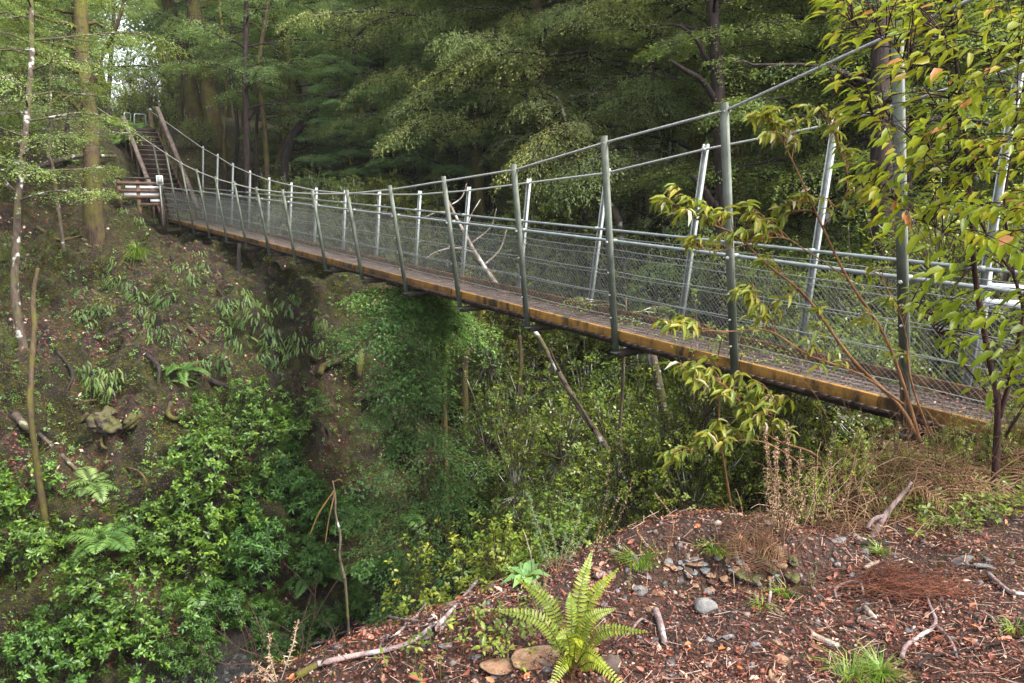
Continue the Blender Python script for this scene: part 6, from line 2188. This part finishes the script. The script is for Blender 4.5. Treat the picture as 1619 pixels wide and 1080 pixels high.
# ================================================================ leafy tree leaning in from the right
def leafy_tree():
    base, n = hit(1578, 735)
    Z0 = 4.3
    bx = at(1582, 720, Z0)
    z, _ = gz(bx[0], bx[1])
    o = np.array([bx[0], bx[1], z - .05])
    t = thing('leafy_tree', 'multi stemmed small tree with yellow green leaves overhanging the near bridge end', 'tree', o)
    stems = {
        'a': ([(1582, 720, 4.3), (1578, 650, 4.3), (1568, 590, 4.3), (1552, 500, 4.28), (1540, 420, 4.25), (1535, 320, 4.2), (1524, 200, 4.15), (1512, 100, 4.1), (1502, -20, 4.05), (1492, -160, 4.0)], [24, 21, 18, 18, 16, 14, 12, 11, 10, 8]),
        'b': ([(1580, 660, 4.3), (1600, 590, 4.25), (1612, 530, 4.2), (1618, 490, 4.2), (1602, 430, 4.15), (1594, 380, 4.1), (1588, 320, 4.05), (1596, 260, 4.0), (1606, 190, 3.95), (1610, 100, 3.9)], [16, 14, 12, 11, 10, 8, 7, 6, 5, 4]),
        'c': ([(1602, 432, 4.15), (1570, 390, 4.1), (1536, 320, 4.0), (1512, 270, 3.95), (1500, 230, 3.9), (1500, 140, 3.85), (1496, 60, 3.8)], [8, 8, 7, 6, 5, 4, 3]),
        'd': ([(1618, 490, 4.2), (1628, 400, 4.1), (1640, 300, 4.0), (1650, 150, 3.9)], [9, 8, 7, 5]),
        'e': ([(1560, 620, 4.3), (1500, 548, 4.2), (1470, 510, 4.15), (1440, 480, 4.1)], [6, 5, 4, 2.5]),
        'f': ([(1600, 430, 4.15), (1545, 395, 4.05), (1480, 360, 3.95), (1420, 320, 3.9), (1385, 300, 3.85)], [5, 4, 3.5, 3, 2]),
        'g': ([(1606, 190, 3.95), (1580, 120, 3.8), (1560, 60, 3.7), (1575, -40, 3.6)], [4, 4, 3, 2]),
        'h': ([(1500, 200, 3.9), (1470, 150, 3.8), (1440, 110, 3.7), (1400, 60, 3.65), (1350, 40, 3.6)], [4, 4, 3, 2.5, 2]),
        'i': ([(1536, 320, 4.0), (1480, 260, 3.85), (1430, 210, 3.75), (1380, 180, 3.7)], [5, 4, 3, 2]),
        'j': ([(1590, 690, 4.3), (1640, 600, 4.1), (1660, 480, 4.0)], [10, 8, 6]),
    }
    g = Geo()
    anchors = []
    for key, (pp, w) in stems.items():
        P = np.array([at(*q) for q in pp])
        if key == 'a':
            P[0][2] = z - .1
        R = np.array([wi * .5 / FPX * q[2] / 2 for wi, q in zip(w, pp)])
        S = smooth_path(P, 6)
        g.tube(S, np.interp(np.arange(len(S)) / 6, np.arange(len(R)), R), 8, wob=.12, seed=len(pp))
        if key in 'abcdfghi':
            anchors.append(S[int(len(S) * .45):])
        elif key in 'ej':
            anchors.append(S[int(len(S) * .5):])
    g.build('trunk', M_TWIGR, t, smooth=True, off=o)
    anchors = np.vstack(anchors)
    # leaf bearing twigs
    tips = []
    for _ in range(4000):
        x, y = rng.uniform(1262, 1680), rng.uniform(-60, 640)
        lb = np.interp(y, [-60, 0, 60, 110, 150, 200, 300, 360, 430, 520, 640], [1270, 1278, 1266, 1300, 1350, 1320, 1345, 1385, 1440, 1470, 1520])
        if x < lb:
            continue
        dens = np.interp(y, [-60, 260, 330, 420, 640], [1, 1, .75, .6, .55])
        if x > 1560 and 250 < y:
            dens *= 1.25
        if rng.random() > dens:
            continue
        tips.append(at(x, y, rng.uniform(3.25, 4.35)))
        if len(tips) >= 460:
            break
    gt, gl = Geo(), Geo()
    LP, LD, LN, LL = [], [], [], []
    left = nrm(np.array([-.80, -.12, -.46]))
    for tip in tips:
        dd = np.linalg.norm(anchors - tip, axis=1) + .35 * np.maximum(0, tip[0] - anchors[:, 0] + .1) * 4 + .5 * np.maximum(0, anchors[:, 2] - tip[2])
        a = anchors[int(np.argmin(dd))]
        L = np.linalg.norm(tip - a)
        if L > 1.15:
            a = tip + (a - tip) * (1.15 / L)
            L = 1.15
        S = curve_pts(a, tip, 9, sag=-.08 * L, wob=.06 * L, seed=int(rng.integers(900)))
        gt.tube(S, np.linspace(.0042, .0014, 9), 4, cap=False)
        m = int(np.clip(L / .10, 3, 7))
        f = np.linspace(1.0, .35, m)
        for q, ff in enumerate(f):
            i = min(int(ff * 8), 7)
            c = S[i] + (S[i + 1] - S[i]) * (ff * 8 - i)
            T = nrm(S[i + 1] - S[i])
            sd = nrm(np.cross(UP, T)) * (1 if q % 2 else -1)
            D = nrm(left * 1.15 + T * .5 + sd * .55 + rng.normal(0, .26, 3))
            LP.append(c); LD.append(D); LN.append(nrm(UP * .9 + np.array([-.25, -.12, 0]) + rng.normal(0, .30, 3)))
            LL.append(rng.uniform(.054, .125) * (1 if ff < .95 else .8))
    LP, LD, LN, LL = map(np.array, (LP, LD, LN, LL))
    n = len(LP)
    gt.segs(LP, LP + LD * .02, .0011)
    gt.build('twigs', M_TWIGR, t, off=o)
    yy = LP[:, 2]
    r = rng.beta(2.6, 2.2, n)
    r = np.where(rng.random(n) < .035, rng.uniform(.95, 1, n), np.clip(r, 0, .93))
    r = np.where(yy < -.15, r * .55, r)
    gl.cards(LP + LD * .02, LD, LN, LL, LL * rng.uniform(.30, .43, n), 'ovate', r=r, fold=.10, droop=.16)
    gl.build('leaves', M_YELLOW, t, off=o)


leafy_tree()


def drooping_shrub(label, stems, clusters, seed, root):
    """orange stemmed shrub with bunches of narrow drooping leaves"""
    bx = at(*root)
    z, _ = gz(bx[0], bx[1])
    o = np.array([bx[0], bx[1], z - .05])
    t = thing('drooping_shrub', label, 'shrub', o)
    g, gl = Geo(), Geo()
    anchors = []
    for pp, w in stems:
        P = np.array([at(*q) for q in pp])
        if pp[0] == 'root':
            pass
        R = np.array([wi * .5 / FPX * q[2] / 2 for wi, q in zip(w, pp)])
        S = smooth_path(P, 6)
        g.tube(S, np.interp(np.arange(len(S)) / 6, np.arange(len(R)), R), 7, wob=.12, seed=len(pp))
        anchors.append(S)
    g.build('stems', M_TWIGO, t, smooth=True, off=o)
    anchors = np.vstack(anchors)
    gt = Geo()
    for (x, y, Z, nl) in clusters:
        for rep in range(3):
            c = at(x + rng.normal(0, 12), y + rng.normal(0, 7), Z + rng.normal(0, .08))
            a = anchors[int(np.argmin(np.linalg.norm(anchors - c - np.array([.10, 0, -.03]), axis=1)))]
            S = curve_pts(a, c, 6, sag=-.03, wob=.02, seed=int(x))
            gt.tube(S, np.linspace(.003, .0012, 6), 4, cap=False)
            m = nl
            u = rng.uniform(.45, 1.05, m)
            i = np.clip((u * 5).astype(int), 0, 4)
            C = S[i] + (S[np.minimum(i + 1, 5)] - S[i]) * np.clip(u * 5 - i, 0, 1)[:, None]
            ph = rng.uniform(0, 6.28, m)
            D = np.stack([np.cos(ph) * .75 - .35, np.sin(ph) * .6, rng.uniform(-.75, .25, m)], -1)
            N = UP + .8 * np.stack([np.cos(ph), np.sin(ph), 0 * ph], -1) + rng.normal(0, .25, (m, 3))
            L = rng.uniform(.04, .098, m)
            gl.cards(C, D, N, L, L * rng.uniform(.26, .36, m), 'long', r=np.clip(rng.beta(2.2, 2.0, m), 0, 1), droop=.22, fold=.10)
    gt.build('twigs', M_TWIGO, t, off=o)
    gl.build('leaves', M_LIME, t, off=o)


drooping_shrub('orange stemmed shrub with bunches of drooping pale leaves reaching across the tall posts', [
    ([(1450, 690, 4.5), (1420, 640, 4.45), (1345, 565, 4.3), (1275, 470, 4.2), (1215, 420, 4.1), (1160, 370, 4.0), (1100, 346, 3.95), (1046, 320, 3.9)], [14, 12, 10, 9, 7, 6, 4, 2.5]),
    ([(1455, 700, 4.5), (1432, 620, 4.45), (1398, 530, 4.4), (1340, 440, 4.3), (1296, 350, 4.2), (1258, 265, 4.15), (1222, 196, 4.1)], [13, 11, 10, 8, 7, 5, 3]),
    ([(1430, 640, 4.4), (1360, 592, 4.2), (1280, 562, 4.1), (1215, 523, 4.0), (1150, 524, 3.95), (1070, 520, 3.9)], [8, 7, 6, 5, 4, 2]),
    ([(1300, 360, 4.2), (1340, 300, 4.1), (1330, 240, 4.0), (1310, 190, 3.95)], [5, 4, 3, 2]),
    ([(1340, 440, 4.3), (1280, 400, 4.1), (1230, 375, 4.0), (1140, 396, 3.95), (1090, 390, 3.9)], [5, 4, 3.5, 3, 2]),
    ([(1215, 523, 4.0), (1200, 480, 3.95), (1190, 450, 3.9)], [4, 3, 2]),
    ([(1470, 690, 4.5), (1440, 600, 4.4), (1430, 520, 4.3), (1395, 440, 4.25)], [8, 6, 5, 3]),
], [(1048, 318, 3.9, 12), (1078, 310, 3.9, 10), (1072, 336, 3.9, 9), (1100, 318, 3.95, 9), (1112, 345, 3.95, 9), (1142, 335, 4, 9), (1165, 322, 4, 9), (1190, 340, 4, 9), (1150, 366, 4, 7), (1178, 362, 4, 8), (1205, 352, 4.05, 8), (1205, 378, 4.05, 7), (1235, 345, 4.1, 6), (1215, 410, 4.1, 6),
    (1090, 388, 3.9, 7), (1120, 392, 3.95, 5), (1212, 178, 4.1, 9), (1196, 190, 4.1, 8), (1232, 188, 4.1, 8), (1222, 214, 4.1, 7), (1250, 222, 4.15, 7), (1262, 196, 4.15, 7), (1300, 176, 4, 8), (1322, 170, 3.95, 7), (1316, 205, 4, 7), (1340, 232, 4.1, 6),
    (1262, 300, 4.2, 5), (1290, 320, 4.2, 5), (1330, 330, 4.1, 6), (1362, 300, 4.1, 5), (1046, 520, 3.9, 9), (1070, 505, 3.9, 9), (1088, 520, 3.9, 8), (1168, 462, 3.9, 10), (1184, 478, 3.9, 9), (1196, 500, 3.95, 7), (1240, 470, 4, 5), (1290, 545, 4.1, 5), (1310, 575, 4.2, 5), (1300, 500, 4.1, 5), (1370, 500, 4.3, 5), (1400, 480, 4.3, 6), (1420, 560, 4.4, 5), (1380, 420, 4.25, 5), (1440, 470, 4.3, 5)], 1, (1455, 705, 4.5))
drooping_shrub('lower orange twigged shrub with drooping pale leaves under the deck edge', [
    ([(1330, 775, 4.4), (1290, 720, 4.3), (1222, 693, 4.2), (1180, 648, 4.1), (1140, 606, 4.0), (1086, 590, 3.95)], [9, 8, 6, 5, 4, 2]),
    ([(1310, 768, 4.4), (1220, 704, 4.2), (1150, 698, 4.1), (1080, 716, 4.0)], [7, 6, 4, 2]),
    ([(1162, 842, 4.6), (1146, 740, 4.3), (1138, 690, 4.2), (1137, 640, 4.15), (1140, 590, 4.1)], [8, 7, 6, 5, 3]),
    ([(1222, 693, 4.2), (1220, 660, 4.1), (1224, 636, 4.1)], [4, 3, 2])],
    [(1072, 584, 3.95, 10), (1096, 590, 3.95, 9), (1120, 600, 3.98, 9), (1112, 576, 3.98, 8), (1148, 590, 4, 8), (1140, 624, 4, 8), (1164, 618, 4.05, 8), (1190, 612, 4.05, 7), (1180, 640, 4.1, 8), (1206, 644, 4.1, 9), (1228, 640, 4.1, 9), (1098, 622, 4, 7), (1120, 668, 4.05, 10), (1142, 682, 4.1, 9), (1168, 676, 4.1, 9), (1100, 690, 4.0, 9), (1076, 712, 4.0, 10), (1066, 728, 4.0, 8), (1112, 712, 4.05, 8), (1136, 700, 4.1, 7), (1192, 664, 4.1, 7), (1222, 670, 4.15, 7)], 2, (1330, 790, 4.4))


# reddish spindly twigs at the foot of the shale slope
def spindly():
    p, n = hit(470, 1062)
    t = thing('bare_twigs', 'bare reddish twigs fanning out over the foot of the shale slope', 'twigs', p)
    k = np.linalg.norm(p) / FPX
    g = Geo()
    for (dx, dy, ex, ey) in ((-150, 30, -20, 10), (-110, 60, -10, 20), (-60, 100, 0, 30), (10, 110, 0, 0), (40, 90, 20, 20), (-130, 4, -10, 0), (-80, 36, 0, 10), (60, 40, 10, 10), (30, 130, 10, 40)):
        S = curve_pts([ex * k, 0, ey * k * .4], [dx * k, rng.normal(0, .1), dy * k], 8, sag=.03, wob=.06, seed=int(dx) + 200)
        g.tube(S, np.linspace(.0035, .0012, 8), 5, cap=False)
        for q in range(3):
            i = rng.integers(3, 7)
            e = S[i] + rng.normal(0, .07, 3) + UP * .05
            g.tube([S[i], (S[i] + e) / 2 + UP * .01, e], [.0018, .0014, .001], 4, cap=False)
    g.build('twig_stems', M_TWIGR, t)


spindly()



# ================================================================ damp air in the gorge
def haze():
    g = Geo().box([0, 170, 32.], [260, 0, 0], [0, 210, 0], [0, 0, 47])
    m, nt, out = newmat('damp_air')
    v = nd(nt, 'ShaderNodeVolumePrincipled')
    v.inputs['Color'].default_value = (.86, .92, .90, 1)
    v.inputs['Density'].default_value = .00028
    nt.links.new(v.outputs[0], out.inputs['Volume'])
    tag(g.build('haze', m), 'thin damp air between the trees', kind='stuff')


haze()
# ================================================================ light, sky, camera
def light():
    w = bpy.data.worlds.new('World')
    SC.world = w
    w.use_nodes = True
    nt = w.node_tree
    nt.nodes.clear()
    out = nt.nodes.new('ShaderNodeOutputWorld')
    bg = nt.nodes.new('ShaderNodeBackground')
    sky = nt.nodes.new('ShaderNodeTexSky')
    sky.sky_type = 'NISHITA'
    sky.sun_disc = False
    sky.sun_elevation = math.radians(SUN_EL)
    sky.sun_rotation = math.radians(SUN_AZ)
    sky.air_density = 1.0
    sky.dust_density = 3.0
    bg.inputs['Strength'].default_value = SKY
    hs = nt.nodes.new('ShaderNodeHueSaturation')      # overcast: the blue is mostly hidden by cloud
    hs.inputs['Saturation'].default_value = .35
    nt.links.new(sky.outputs[0], hs.inputs['Color'])
    nt.links.new(hs.outputs[0], bg.inputs[0])
    nt.links.new(bg.outputs[0], out.inputs[0])
    l = bpy.data.lights.new('sun', 'SUN')
    l.energy = SUN
    l.angle = math.radians(14)
    l.color = (1, .95, .87)
    o = bpy.data.objects.new('sun', l)
    COL.objects.link(o)
    el, az = math.radians(SUN_EL), math.radians(SUN_AZ)
    d = Vector((math.sin(az) * math.cos(el), math.cos(az) * math.cos(el), math.sin(el)))
    o.rotation_euler = d.to_track_quat('Z', 'Y').to_euler()
    o.location = (0, 0, 30)


SUN_EL, SUN_AZ, SUN, SKY, EXPO = 52, 120, 1.8, .15, 2.35
light()
cam = bpy.data.cameras.new('camera')
cam.sensor_width = 36
cam.lens = FPX / 1619 * 36
cam.clip_start = .05
cam.clip_end = 2000
co = bpy.data.objects.new('camera', cam)
COL.objects.link(co)
co.location = (0, 0, 0)
co.rotation_euler = (math.pi / 2 - PITCH, 0, 0)
SC.camera = co
SC.view_settings.view_transform = 'Standard'
SC.view_settings.look = 'None'
SC.view_settings.exposure = EXPO
SC.view_settings.gamma = 1
SC.cycles.max_bounces = 7
SC.cycles.diffuse_bounces = 3
SC.cycles.glossy_bounces = 2
SC.cycles.transmission_bounces = 3
SC.cycles.use_denoising = True
SC.cycles.sample_clamp_indirect = 6
